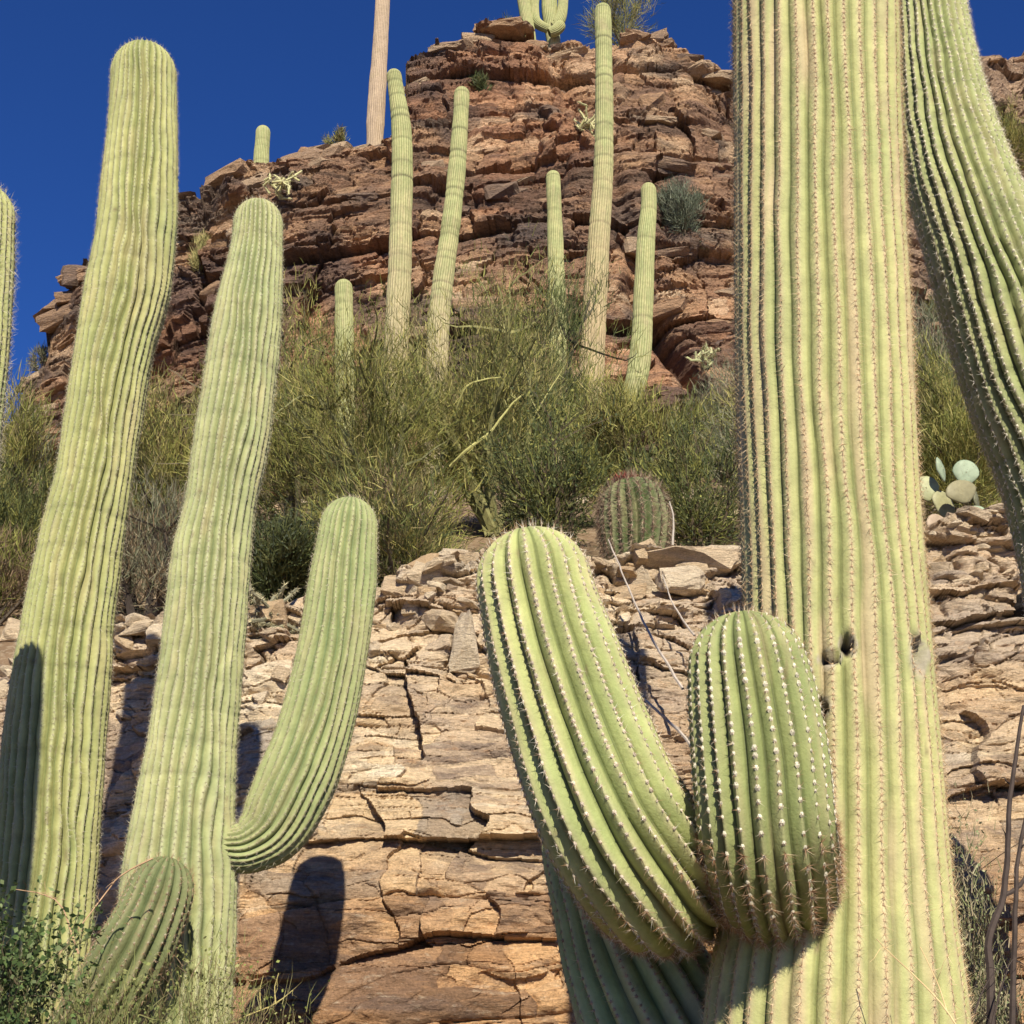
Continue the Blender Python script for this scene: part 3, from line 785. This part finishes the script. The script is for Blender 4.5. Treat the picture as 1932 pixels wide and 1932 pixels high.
def shrub(name, label, cat, base, h, wd, ntw, tl, tw, cols, seed, limbs=6, bark=(.13, .10, .07), group=None, leaf=0, lcols=None, upright=.5, sub=11, rt=.03, dep=None, leafsize=.02, clump=.105):
    g = np.random.default_rng(seed)
    base = np.array(base, float)
    rt_ = thing(name, tuple(base), label, cat, group)
    dep = dep or wd
    tips = []
    for i in range(limbs):
        a = (i + g.uniform(-.3, .3)) / limbs * 2 * math.pi
        tgt = base + np.array([math.cos(a) * wd * .5 * g.uniform(.35, .95), math.sin(a) * dep * .5 * g.uniform(.35, .9), h * g.uniform(.55, .98)])
        if i == 0: tgt = base + np.array([0, 0, h * .97])
        L_ = np.linalg.norm(tgt - base)
        mid = base + (tgt - base) * .5 + g.normal(0, .07 * L_, 3)
        path = catmull([base + g.normal(0, .02, 3) * [1, 1, 0], mid, tgt], L_ / 9)
        tb = [tube(path, rt * g.uniform(.7, 1.1), rt * .22, 5, bark)]
        for j in range(sub):
            f = g.uniform(.22, 1.0); p = path[int(f * (len(path) - 1))]
            out = (p - base) * [1, 1, .2]; out = out / (np.linalg.norm(out) + 1e-6)
            d = out * g.uniform(.2, 1.0) + g.normal(0, .5, 3) + [0, 0, upright]
            sp_ = wander(p, d, L_ * g.uniform(.18, .42), 6, .18, g, .05)
            tb.append(tube(sp_, rt * .32, rt * .08, 3, bark))
            tips.append(sp_[2:])
        tips.append(path[len(path) // 2:])
        v, f_, c_ = join(*tb)
        link('branch', mesh_np('branch', v, F3=f_, col=c_), M['bark'], rt_)
    tp = np.vstack(tips)
    # foliage hung in clumps round the branch ends
    k = g.integers(0, len(tp), ntw)
    o_ = g.normal(0, 1, (ntw, 3)) * clump * np.array([wd, dep, h]) * .55
    b0 = tp[k] + o_
    b0[:, 2] = np.maximum(b0[:, 2], base[2] + .02 * h)
    rel = (b0 - base) / np.array([wd * .5, dep * .5, h]); rel[:, 2] *= .6
    keep = (rel[:, 0] ** 2 + rel[:, 1] ** 2 + (rel[:, 2]) ** 2 < 1.25 + .25 * g.random(ntw)); b0 = b0[keep]; k = k[keep]
    n = len(b0)
    out = (b0 - base - [0, 0, h * .3]); out /= np.linalg.norm(out, axis=1)[:, None] + 1e-6
    d = out * .7 + g.normal(0, .45, (n, 3)) + [0, 0, upright]; d /= np.linalg.norm(d, axis=1)[:, None]
    cc = np.array(cols)
    # each branch end has its own hue
    hue = hsh(k // 6, 1, seed); ci = np.clip((hue * len(cc) + g.normal(0, .6, n)).astype(int), 0, len(cc) - 1)
    col = cc[ci] * g.uniform(.7, 1.3, (n, 1))
    gs = [ribbons(b0, d, tl * g.uniform(.4, 1.2, n), tw * g.uniform(.6, 1.3, n), col, g)]
    if leaf:
        kk = g.integers(0, n, leaf)
        lp = b0[kk] + d[kk] * (tl * g.uniform(0, 1, leaf))[:, None]
        lc = np.array(lcols or cols)[g.integers(0, len(lcols or cols), leaf)] * g.uniform(.7, 1.3, (leaf, 1))
        gs.append(leaves(lp, leafsize * g.uniform(.5, 1.3, leaf), lc, g))
    v, f_, c_ = join(*gs)
    link('foliage', mesh_np('foliage', v, F3=f_, col=np.clip(c_, .01, .8)), M['twig'], rt_, kind='stuff')
    return rt_

def gnd(px, Y, dz=0):
    # the ground under picture column px at distance Y
    d = ray(px, 1000); x = d[0] / d[1] * Y
    return (x, Y, float(H(x, Y)) + dz)
def rise(px, py, Y): return (P(px, py, Y)[2] - gnd(px, Y)[2]) * .88
OLIVE = [(.19, .20, .055), (.25, .25, .07), (.33, .30, .09), (.13, .15, .045), (.36, .32, .12), (.23, .19, .09), (.09, .10, .035)]
DGREEN = [(.07, .09, .035), (.09, .11, .04), (.12, .13, .05), (.05, .065, .03), (.15, .15, .06)]
GREYG = [(.17, .17, .11), (.22, .21, .14), (.13, .15, .08), (.26, .22, .15)]
BROWN = [(.18, .13, .08), (.24, .17, .10), (.13, .09, .06)]
PV = 'palo verde bushes behind the ledge'
shrub('palo_verde', 'broad olive palo verde bush filling the slope, behind the upcurved saguaro arm', 'bush', gnd(700, 11.2), rise(700, 590, 11.2), 2.6, 15500, .16, .003, OLIVE, 301, 8, group=PV, rt=.05, bark=(.15, .15, .07))
PVM = shrub('palo_verde', 'olive palo verde bush in the middle with a pale bare limb showing', 'bush', gnd(930, 11.6), rise(930, 580, 11.6), 2.4, 15500, .16, .003, OLIVE, 302, 8, group=PV, rt=.05, bark=(.20, .19, .08))
shrub('palo_verde', 'tallish palo verde bush at the right of the thicket, below the tallest slope saguaro', 'bush', gnd(1035, 13.5), rise(1035, 545, 13.5), 1.9, 15000, .19, .0036, OLIVE[:4] + DGREEN[:2], 303, 7, group=PV, rt=.05, bark=(.1, .09, .06))
shrub('palo_verde', 'palo verde bush between the second saguaro and the young slope saguaro', 'bush', gnd(560, 12.6), rise(560, 600, 12.6), 1.9, 15000, .19, .0036, OLIVE, 304, 7, group=PV, rt=.045, bark=(.12, .1, .06))
shrub('green_shrub', 'dark green shrub at the foot of the thicket, left of the barrel cactus', 'bush', gnd(1040, 10.4), rise(1040, 740, 10.4), 1.3, 6000, .14, .0036, DGREEN + OLIVE[:2], 305, 8, leaf=3500, leafsize=.03, rt=.03, bark=(.08, .06, .04))
shrub('green_shrub', 'low dark green shrub between the second saguaro and its raised arm', 'bush', gnd(535, 9.75), rise(535, 1000, 9.75), 1.2, 11000, .14, .004, DGREEN + [(.10, .12, .08)], 306, 6, leaf=7000, leafsize=.025, rt=.02, bark=(.07, .05, .04))
shrub('grey_shrub', 'low dull green twiggy shrub under the middle palo verde', 'bush', gnd(770, 9.6), rise(770, 940, 9.6), 1.9, 9000, .15, .0033, DGREEN + OLIVE + BROWN[:1], 307, 8, rt=.02, bark=(.08, .065, .05))
shrub('green_shrub', 'dark shrub close against the left side of the giant saguaro trunk', 'bush', gnd(1320, 10.6), rise(1320, 800, 10.6), 1.25, 5500, .15, .0038, DGREEN + OLIVE[:2], 308, 7, leaf=2200, leafsize=.025, rt=.025, bark=(.08, .06, .04))
shrub('grey_shrub', 'thin olive shrub behind the barrel cactus', 'bush', gnd(1215, 12.4), rise(1215, 750, 12.4), 1.5, 9000, .22, .0038, OLIVE, 309, 7, rt=.03, bark=(.10, .08, .05))
shrub('dry_shrub', 'dry brown shrub with a black forked stem between the two left saguaros', 'bush', gnd(288, 10.3, -.1), rise(288, 880, 10.3), 1.1, 6000, .2, .003, BROWN + GREYG, 310, 6, rt=.045, bark=(.045, .035, .03))
shrub('palo_verde', 'olive bush behind the dry brown shrub, between the two left saguaros', 'bush', gnd(320, 13.5), rise(320, 740, 13.5), 2.0, 13000, .19, .0036, OLIVE, 311, 6, rt=.035, bark=(.12, .1, .06))
shrub('palo_verde', 'green bush at the left edge behind the left saguaro trunk', 'bush', gnd(35, 11.8), rise(35, 930, 11.8), 2.2, 16000, .18, .0034, OLIVE[:4] + DGREEN, 312, 7, rt=.03, bark=(.1, .08, .05))
shrub('grey_shrub', 'low brown shrub at the left edge under the green bush', 'bush', gnd(20, 10.6), rise(20, 1020, 10.6), 1.5, 8000, .2, .0035, BROWN + OLIVE[:2], 313, 6, rt=.02, bark=(.1, .08, .06))
shrub('palo_verde', 'hazy olive bush at the far left against the sky and cliff foot', 'bush', gnd(10, 19), rise(10, 760, 19), 2.2, 9000, .35, .006, OLIVE + GREYG, 314, 6, rt=.04, bark=(.1, .08, .05))
shrub('palo_verde', 'olive green bush between the giant saguaro and the leaning one, above the prickly pear', 'bush', gnd(1810, 12.0), rise(1810, 690, 12.0), 2.0, 17000, .18, .0034, OLIVE[:5], 315, 7, rt=.035, bark=(.12, .10, .07))
shrub('grey_shrub', 'grey bush with bare twigs high between the giant saguaro and the leaning one', 'bush', gnd(1800, 15.5), rise(1800, 610, 15.5), 2.4, 12000, .3, .005, GREYG, 316, 7, rt=.04, bark=(.14, .12, .1))
def on_cliff(px, py, dz=0, back=0.1):
    p = surf(CV, CPX, CPY, px, py); return (p[0], p[1] + back, p[2] + dz)
shrub('palo_verde', 'airy palo verde on the summit beside the tip of the tallest slope saguaro', 'tree', on_cliff(1175, 75, 0, .6), 2.4, 3.0, 3600, .5, .007, OLIVE, 320, 7, rt=.05, bark=(.15, .14, .08))
shrub('green_shrub', 'small green bush on the summit rim left of the many armed saguaro', 'bush', on_cliff(950, 50, -.1, .6), 1.0, 1.5, 2600, .3, .01, DGREEN + OLIVE[:2], 321, 5, rt=.03)
shrub('grey_shrub', 'blue grey bush clinging to the cliff right of the slope saguaros', 'bush', on_cliff(1295, 470), 1.9, 1.7, 5200, .3, .01, [(.13, .15, .10), (.17, .18, .13), (.10, .12, .08)], 322, 6, rt=.03)
shrub('grey_shrub', 'tiny dry bush on the ridge left of the bare pinkish trunk', 'bush', on_cliff(640, 268, -.1), .6, .9, 1300, .22, .009, OLIVE + GREYG, 323, 4, rt=.02)
shrub('green_shrub', 'dark spiky plant low in a crack near the cliff top', 'plant', on_cliff(908, 165, -.3, -.1), .7, .7, 1200, .3, .012, DGREEN, 324, 4, rt=.02)
shrub('grey_shrub', 'tuft of yellow dry grass at the cliff foot between the two left saguaros', 'plant', on_cliff(395, 530, -.3, -.1), .9, .8, 1800, .35, .008, [(.42, .36, .16), (.34, .32, .13)], 325, 4, rt=.01, upright=1.2)
shrub('palo_verde', 'olive bush on the far hillside at the right edge', 'bush', on_cliff(1905, 330, -.3, -.3), 2.8, 3.0, 5000, .45, .011, OLIVE, 326, 6, rt=.04)
shrub('grey_shrub', 'low olive scrub on the cliff just right of the giant saguaro trunk', 'bush', on_cliff(1760, 640, -.3, -.2), 1.6, 2.6, 5000, .35, .01, GREYG + OLIVE[:2], 327, 6, rt=.03)
shrub('grey_shrub', 'small bush on the left shoulder of the cliff', 'bush', on_cliff(75, 665, -.1), .7, .9, 1300, .22, .009, GREYG, 328, 4, rt=.02)

# foreground plants at the lower left
SG = [(.16, .18, .06), (.21, .21, .08), (.13, .15, .05), (.26, .24, .11), (.12, .09, .055), (.17, .12, .07)]
LEAF = [(.045, .075, .025), (.07, .11, .035), (.10, .15, .05), (.16, .20, .09)]
FGX = 'leafy shrubs in front of the left saguaros'
def at(px, py, Y): return tuple(P(px, py, Y))
shrub('leafy_shrub', 'dark green leafy shrub in the lower left corner', 'bush', at(-30, 2260, 4.0), (P(-10, 1760, 4.0)[2] - P(-10, 2260, 4.0)[2]) * .92, .5, 800, .10, .0012, [(.1, .09, .05)], 401, 7, leaf=7000, lcols=LEAF, leafsize=.019, rt=.008, group=FGX, bark=(.10, .08, .05))
shrub('leafy_shrub', 'thin yellow green shrub in front of the foot of the left saguaro', 'bush', at(140, 2330, 4.1), (P(140, 1835, 4.1)[2] - P(140, 2330, 4.1)[2]) * .92, .75, 4200, .10, .0011, SG, 402, 8, leaf=3600, lcols=[(.17, .20, .07), (.24, .25, .10), (.13, .16, .055)], leafsize=.014, rt=.007, group=FGX, bark=(.15, .13, .07))
shrub('leafy_shrub', 'wispy yellow green shrub over the foot of the second saguaro', 'bush', at(330, 2360, 4.3), (P(330, 1835, 4.3)[2] - P(330, 2360, 4.3)[2]) * .92, .75, 4000, .10, .0010, SG, 403, 8, leaf=3000, lcols=[(.19, .21, .07), (.26, .26, .11)], leafsize=.012, rt=.006, group=FGX, bark=(.17, .15, .07))
shrub('leafy_shrub', 'sparse low shrub in front of the shadowed rock beside the second saguaro', 'bush', at(450, 2360, 4.4), (P(450, 1880, 4.4)[2] - P(450, 2360, 4.4)[2]) * .92, .5, 700, .12, .0011, SG, 404, 6, leaf=500, lcols=[(.24, .28, .08)], leafsize=.012, rt=.005, group=FGX, bark=(.2, .17, .09))
shrub('grey_shrub', 'grey green twiggy shrub growing at the right foot of the giant saguaro', 'bush', at(1850, 2330, 5.6), (P(1850, 1560, 5.6)[2] - P(1850, 2330, 5.6)[2]) * .92, .55, 9500, .08, .0018, [(.24, .24, .13), (.32, .30, .2), (.16, .18, .08), (.36, .3, .2)], 405, 8, rt=.012, group=None, bark=(.16, .12, .09), leaf=4000, lcols=[(.2, .24, .12), (.3, .3, .18)], leafsize=.014, clump=.2)

# ---- single stems
def stem_thing(name, label, cat, stems, col, twigs=0, seed=0, part='stem'):
    g = np.random.default_rng(seed)
    p0 = P(*stems[0][0][0])
    th_ = thing(name, tuple(p0), label, cat)
    for pts, r0, r1 in stems:
        path = catmull([P(a, b_, y) for a, b_, y in pts], .04)
        path = path + .006 * np.stack([fbm(np.arange(len(path)) / 3, i, 0, 2, seed) for i in range(3)], 1)
        gs = [tube(path, r0, r1, 6, col)]
        for q in range(twigs):
            p = path[g.integers(len(path) // 5, len(path))]
            gs.append(tube(wander(p, g.normal(0, 1, 3) + [0, -.2, .5], g.uniform(.03, .10), 4, .3, g), r1 * .8, r1 * .25, 3, col))
        v, f_, c_ = join(*gs)
        link(part, mesh_np(part, v, F3=f_, col=c_), M['bark'], th_)
    return th_
stem_thing('dead_stalk', 'long bare grey stalk slanting across the ledge between the two stubby arms', 'stalk', [([(1330, 1440, 6.85), (1285, 1385, 6.95), (1215, 1320, 7.2)], .009, .007), ([(1290, 1300, 7.25), (1232, 1210, 7.55), (1195, 1130, 7.9), (1165, 1060, 8.2), (1147, 1018, 8.3)], .009, .004)], (.36, .31, .27), 2, 1)
stem_thing('dead_stalk', 'short bare grey stalk in front of the overhanging slab beside the giant saguaro', 'stalk', [([(1310, 1200, 7.6), (1270, 1140, 7.8), (1250, 1085, 8.0)], .007, .003)], (.36, .31, .27), 1, 2)
stem_thing('dead_stalk', 'upright thin pale stalk at the right side of the barrel cactus', 'stalk', [([(1268, 1030, 8.8), (1270, 980, 8.8), (1262, 945, 8.8)], .008, .004)], (.42, .37, .32), 0, 3)
stem_thing('bare_shrub', 'dark bare forked stems at the right edge beneath the leaning saguaro', 'bush', [([(1868, 2100, 5.2), (1870, 1850, 5.2), (1866, 1770, 5.2), (1893, 1690, 5.2), (1902, 1560, 5.2), (1915, 1430, 5.2), (1932, 1330, 5.2)], .018, .006),
     ([(1902, 2100, 5.2), (1912, 1880, 5.2), (1916, 1700, 5.2), (1922, 1600, 5.2), (1945, 1500, 5.2)], .014, .006), ([(1893, 1690, 5.2), (1925, 1670, 5.2), (1960, 1600, 5.2)], .010, .004), ([(1850, 2050, 5.1), (1880, 1900, 5.1), (1905, 1820, 5.1)], .006, .002), ([(1820, 1960, 5.1), (1850, 1880, 5.1), (1880, 1830, 5.1)], .004, .002)], (.06, .045, .04), 4, 4)
stem_thing('bare_twig', 'thin straw coloured twig crossing the lower trunk of the giant saguaro', 'twig', [([(1840, 2000, 3.2), (1790, 1915, 3.25), (1740, 1860, 3.3), (1690, 1810, 3.33), (1655, 1775, 3.38)], .0028, .0012), ([(1790, 1915, 3.25), (1765, 1850, 3.3), (1735, 1790, 3.33)], .002, .001)], (.52, .38, .2), 2, 5)
stem_thing('bare_twig', 'thorny reddish twig over the shadowed base of the left saguaro', 'twig', [([(150, 1800, 4.4), (120, 1715, 4.4), (80, 1690, 4.4), (25, 1680, 4.4)], .003, .0012), ([(290, 1620, 4.6), (230, 1650, 4.6), (195, 1690, 4.6), (110, 1800, 4.5)], .003, .0015)], (.40, .26, .16), 7, 6)
stem_thing('bare_twig', 'low twig with upright side shoots at the bottom beside the second saguaro', 'twig', [([(380, 1960, 4.6), (440, 1925, 4.6), (510, 1900, 4.6), (550, 1870, 4.6)], .004, .0015), ([(460, 1915, 4.6), (456, 1870, 4.6), (450, 1845, 4.6)], .0022, .001), ([(492, 1905, 4.6), (490, 1865, 4.6), (496, 1840, 4.6)], .0022, .001), ([(520, 1895, 4.6), (518, 1860, 4.6), (525, 1835, 4.6)], .0022, .001)], (.38, .32, .13), 4, 7)
lb_ = stem_thing('pale_limb', 'yellowish bare limb showing through the middle palo verde', 'branch', [([(850, 880, 10.9), (880, 850, 10.8), (925, 815, 10.8), (960, 770, 10.8), (985, 745, 10.8)], .016, .006), ([(862, 770, 10.9), (880, 730, 10.8), (915, 716, 10.8), (945, 712, 10.9)], .010, .005), ([(1000, 800, 11.0), (1035, 740, 10.9), (1060, 700, 10.9)], .010, .004)], (.38, .36, .14), 5, 8, 'branch')
for ch in list(lb_.children):                       # these limbs belong to the middle palo verde
    ch.parent = PVM; ch.matrix_parent_inverse = Matrix.Translation(-PVM.location); ch['label'] = 'pale yellowish bare limb'
bpy.data.objects.remove(lb_)

# ---- barrel cactus
bpos = P(1198, 1040, 9.3)
bc = thing('barrel_cactus', tuple(bpos), 'round barrel cactus with reddish spines on the ledge, left of the giant saguaro', 'cactus')
limb('body', bc, [(1198, 1075, 9.3, 50), (1198, 1040, 9.3, 62), (1197, 985, 9.3, 68), (1192, 940, 9.3, 62), (1186, 905, 9.3, 52)], 20, depth=.25, k=8, ds=.03, dome=.8, pal=dict(furrow=(.06, .09, .03), side=(.10, .125, .05), crest=(.14, .14, .075)), seed=71, sharp=.7, wav=.2,
     spine=dict(spacing=.035, per=12, length=.075, width=.0022, pad=.008, pcol=(.42, .30, .22), scol=[(.17, .11, .08), (.26, .19, .13), (.33, .27, .18), (.14, .08, .06)], seed=72))
top = P(1184, 908, 9.28)
g2 = np.random.default_rng(3); nb = 260
d = g2.normal(0, 1, (nb, 3)) * [.8, .8, .3] + [0, -.2, .7]; d /= np.linalg.norm(d, axis=1)[:, None]
v, f_, c_ = needles(top + g2.normal(0, .045, (nb, 3)) * [1, 1, .3], d, g2.uniform(.03, .07, nb), np.full(nb, .004), np.array([(.22, .05, .035)] * nb) * g2.uniform(.6, 1.3, (nb, 1)))
link('crown_spines', mesh_np('crown_spines', v, F3=f_, col=c_), M['spine'], bc, kind='stuff')

# ---- prickly pear
pp0 = P(1800, 1000, 9.1)
pp = thing('prickly_pear', tuple(pp0), 'prickly pear with pale blue green pads on the ledge right of the giant saguaro', 'cactus')
def pad(px, py, Y, w_, h_, roll, yaw, col, seed):
    g = np.random.default_rng(seed)
    c0 = P(px, py, Y); W_, H_ = rad(px, py, Y, w_), rad(px, py, Y, h_)
    nu, nv = 24, 12
    u = np.linspace(0, 2 * math.pi, nu, endpoint=False)[None, :]; v = np.linspace(0, math.pi, nv)[:, None]
    taper = 1 - .22 * np.clip(-np.sin(u), 0, 1) * 0
    x = np.sin(v) * np.cos(u) * W_; z = np.sin(v) * np.sin(u) * H_; y = np.cos(v) * np.ones_like(u) * .018
    x = x * np.where(z < 0, 1 + .35 * z / H_, 1)
    y = y + .012 * np.sin(x / W_ * 2) + .004 * fbm(x * 30, z * 30, 0, 2, seed)
    cr, sr = math.cos(roll), math.sin(roll)
    x, z = x * cr - z * sr, x * sr + z * cr
    cy_, sy_ = math.cos(yaw), math.sin(yaw)
    x, y = x * cy_ - y * sy_, x * sy_ + y * cy_
    V = np.stack([x, y, z], -1) + c0
    idx = np.arange(nu * nv).reshape(nv, nu); nx = np.roll(idx, -1, 1)
    Q = np.stack([idx[:-1], nx[:-1], nx[1:], idx[1:]], -1).reshape(-1, 4)
    cc = np.array(col) * (1 + .12 * fbm(V[..., 0] * 20, V[..., 2] * 20, 0, 3, seed)[..., None])
    o = link('pad', mesh_np('pad', V.reshape(-1, 3), F4=Q, col=cc.reshape(-1, 3), smooth=True), M['pad'], pp)
    k = g.integers(0, nu * nv, 70); b_ = V.reshape(-1, 3)[k]
    d = (b_ - c0); d[:, 1] = -np.abs(d[:, 1]) - .05; d += g.normal(0, .05, d.shape); d /= np.linalg.norm(d, axis=1)[:, None]
    vv, ff, c2 = needles(b_, d, g.uniform(.004, .012, 70), np.full(70, .0016), np.tile([.40, .33, .2], (70, 1)))
    link('spines', mesh_np('spines', vv, F3=ff, col=c2), M['spine'], o, kind='stuff')
BG_, TAN = (.25, .305, .21), (.21, .19, .11)
pad(1775, 886, 9.0, 14, 25, .25, .5, BG_, 1); pad(1822, 892, 9.0, 25, 26, -.2, -.2, BG_, 2); pad(1814, 928, 8.95, 36, 24, .35, .2, TAN, 3)
pad(1748, 922, 9.1, 24, 26, .1, -.3, (.30, .31, .17), 4); pad(1838, 972, 8.9, 28, 18, .5, .1, BG_, 5); pad(1780, 952, 9.1, 30, 26, -.3, .4, (.28, .27, .15), 6); pad(1842, 948, 9.1, 20, 24, 0, .9, (.13, .13, .08), 7)
pad(1768, 990, 9.0, 26, 22, .3, .3, (.33, .25, .18), 8)

# ---- chollas and small succulents on the cliff
def cholla(label, px, py, size, seed, col=(.42, .40, .20), where=None, mesh_r=.036):
    g = np.random.default_rng(seed)
    p = np.array(on_cliff(px, py, 0, -.35) if where is None else where)
    th_ = thing('cholla_cactus', tuple(p), label, 'cactus', 'small pale chollas on the rocks')
    for i in range(16):
        q = p + g.normal(0, .12, 3) * size; d = g.normal(0, .7, 3) + [0, -.2, .7]
        for j in range(3):
            path = wander(q, d, size * .30, 4, .1, g)
            v, f_, c_ = tube(path, mesh_r, mesh_r * .7, 6, np.array(col) * g.uniform(.8, 1.2))
            nn = 40; b_ = path[g.integers(0, 5, nn)]; dd = g.normal(0, 1, (nn, 3)); dd /= np.linalg.norm(dd, axis=1)[:, None]
            vv, ff, c2 = needles(b_, dd, np.full(nn, mesh_r * 2.4), np.full(nn, mesh_r * .12), np.tile([.62, .55, .34], (nn, 1)))
            v, f_, c_ = join((v, f_, c_), (vv, ff, c2))
            link('stem_joint', mesh_np('stem_joint', v, F3=f_, col=c_), M['spine'], th_)
            q = path[-1]; d = g.normal(0, .8, 3) + [0, 0, .4]
cholla('pale yellow cholla on the cliff left of the tallest slope saguaro', 1105, 285, 1.1, 91)
cholla('pale cholla on the cliff beside the top of the second saguaro', 545, 425, .9, 92)
cholla('small cholla on the cliff to the right of the slope saguaros, near the giant trunk', 1325, 705, .55, 93, (.36, .38, .20), mesh_r=.035)
cholla('dark small cholla standing on the ledge between the second saguaro and its arm', 520, 1170, .3, 94, (.16, .15, .10), tuple(surf(WV, WPX, WPY, 520, 1190) + np.array([0, -.1, .02])), .014)


# ---- plain black lump of no clear kind, lying against the ledge
cst = surf(WV, WPX, WPY, 1922, 1172) + np.array([0, -.03, .0])
bm = bmesh.new(); bmesh.ops.create_icosphere(bm, subdivisions=4, radius=1)
vs = np.array([v.co for v in bm.verts]); nn = fbm(vs[:, 0] * 1.8, vs[:, 1] * 1.8, vs[:, 2] * 1.8, 4, 5)
for v, a in zip(bm.verts, nn): v.co = Vector((v.co.x * .085, v.co.y * .10, v.co.z * .13)) * (1 + .5 * a)
me = bpy.data.meshes.new('black_lump'); bm.to_mesh(me); bm.free()
m, t, b = nodes('matte_black', .95, .1); b.inputs['Base Color'].default_value = (.02, .017, .015, 1)
o = link('black_lump', me, m); o.location = tuple(cst)
o['label'] = 'small black lump lodged in the rock ledge at the right edge'; o['category'] = 'stump'

# ---- stones and scrub on the open hillside
SCRUB = ['olive scrub on the open hillside far outside the left edge', 'grey scrub outside the left edge, farther up the hillside', 'olive scrub farthest out to the left on the hillside', 'grey bush outside the right edge, nearest the leaning saguaro', 'olive bush outside the right edge, higher up the hillside', 'grey bush farthest out to the right above the ledge', 'olive bush hidden just behind the giant saguaro trunk', 'grey bush behind the giant saguaro trunk, farther up the slope', 'olive bush below the cliff, left of the giant saguaro trunk', 'grey bush below the far hillside near the right edge']
HS = bpy.data.objects['hillside']
for i in range(200):
    y = g.uniform(9.3, 28); x = g.uniform(-.55, .6) * (y + 4)
    s_ = g.uniform(.06, .34)
    stone(HS, g.choice(slabs + blocks), (x, y, float(H(x, y)) + .02), (s_, s_, s_), (g.gauss(0, .2), g.gauss(0, .2), g.uniform(0, 6.3)), M['wall_stone'])
for i, (px, Y, h, wd) in enumerate(((-420, 11, 1.6, 2.0), (-250, 15, 2.2, 2.6), (-800, 13, 1.8, 2.4), (2150, 12, 1.7, 2.2), (2420, 15, 2.2, 2.8), (2700, 11.5, 1.5, 2.0), (1500, 11.5, 1.3, 1.6), (1560, 16, 2.0, 2.4), (1400, 19, 1.9, 2.4), (2000, 18, 2.1, 2.8))):
    shrub('palo_verde', SCRUB[i], 'bush', gnd(px, Y), h, wd, 7000, .2, .0045, OLIVE if i % 2 else GREYG, 600 + i, 6, rt=.03, group='scrub on the open hillside', bark=(.11, .09, .06))
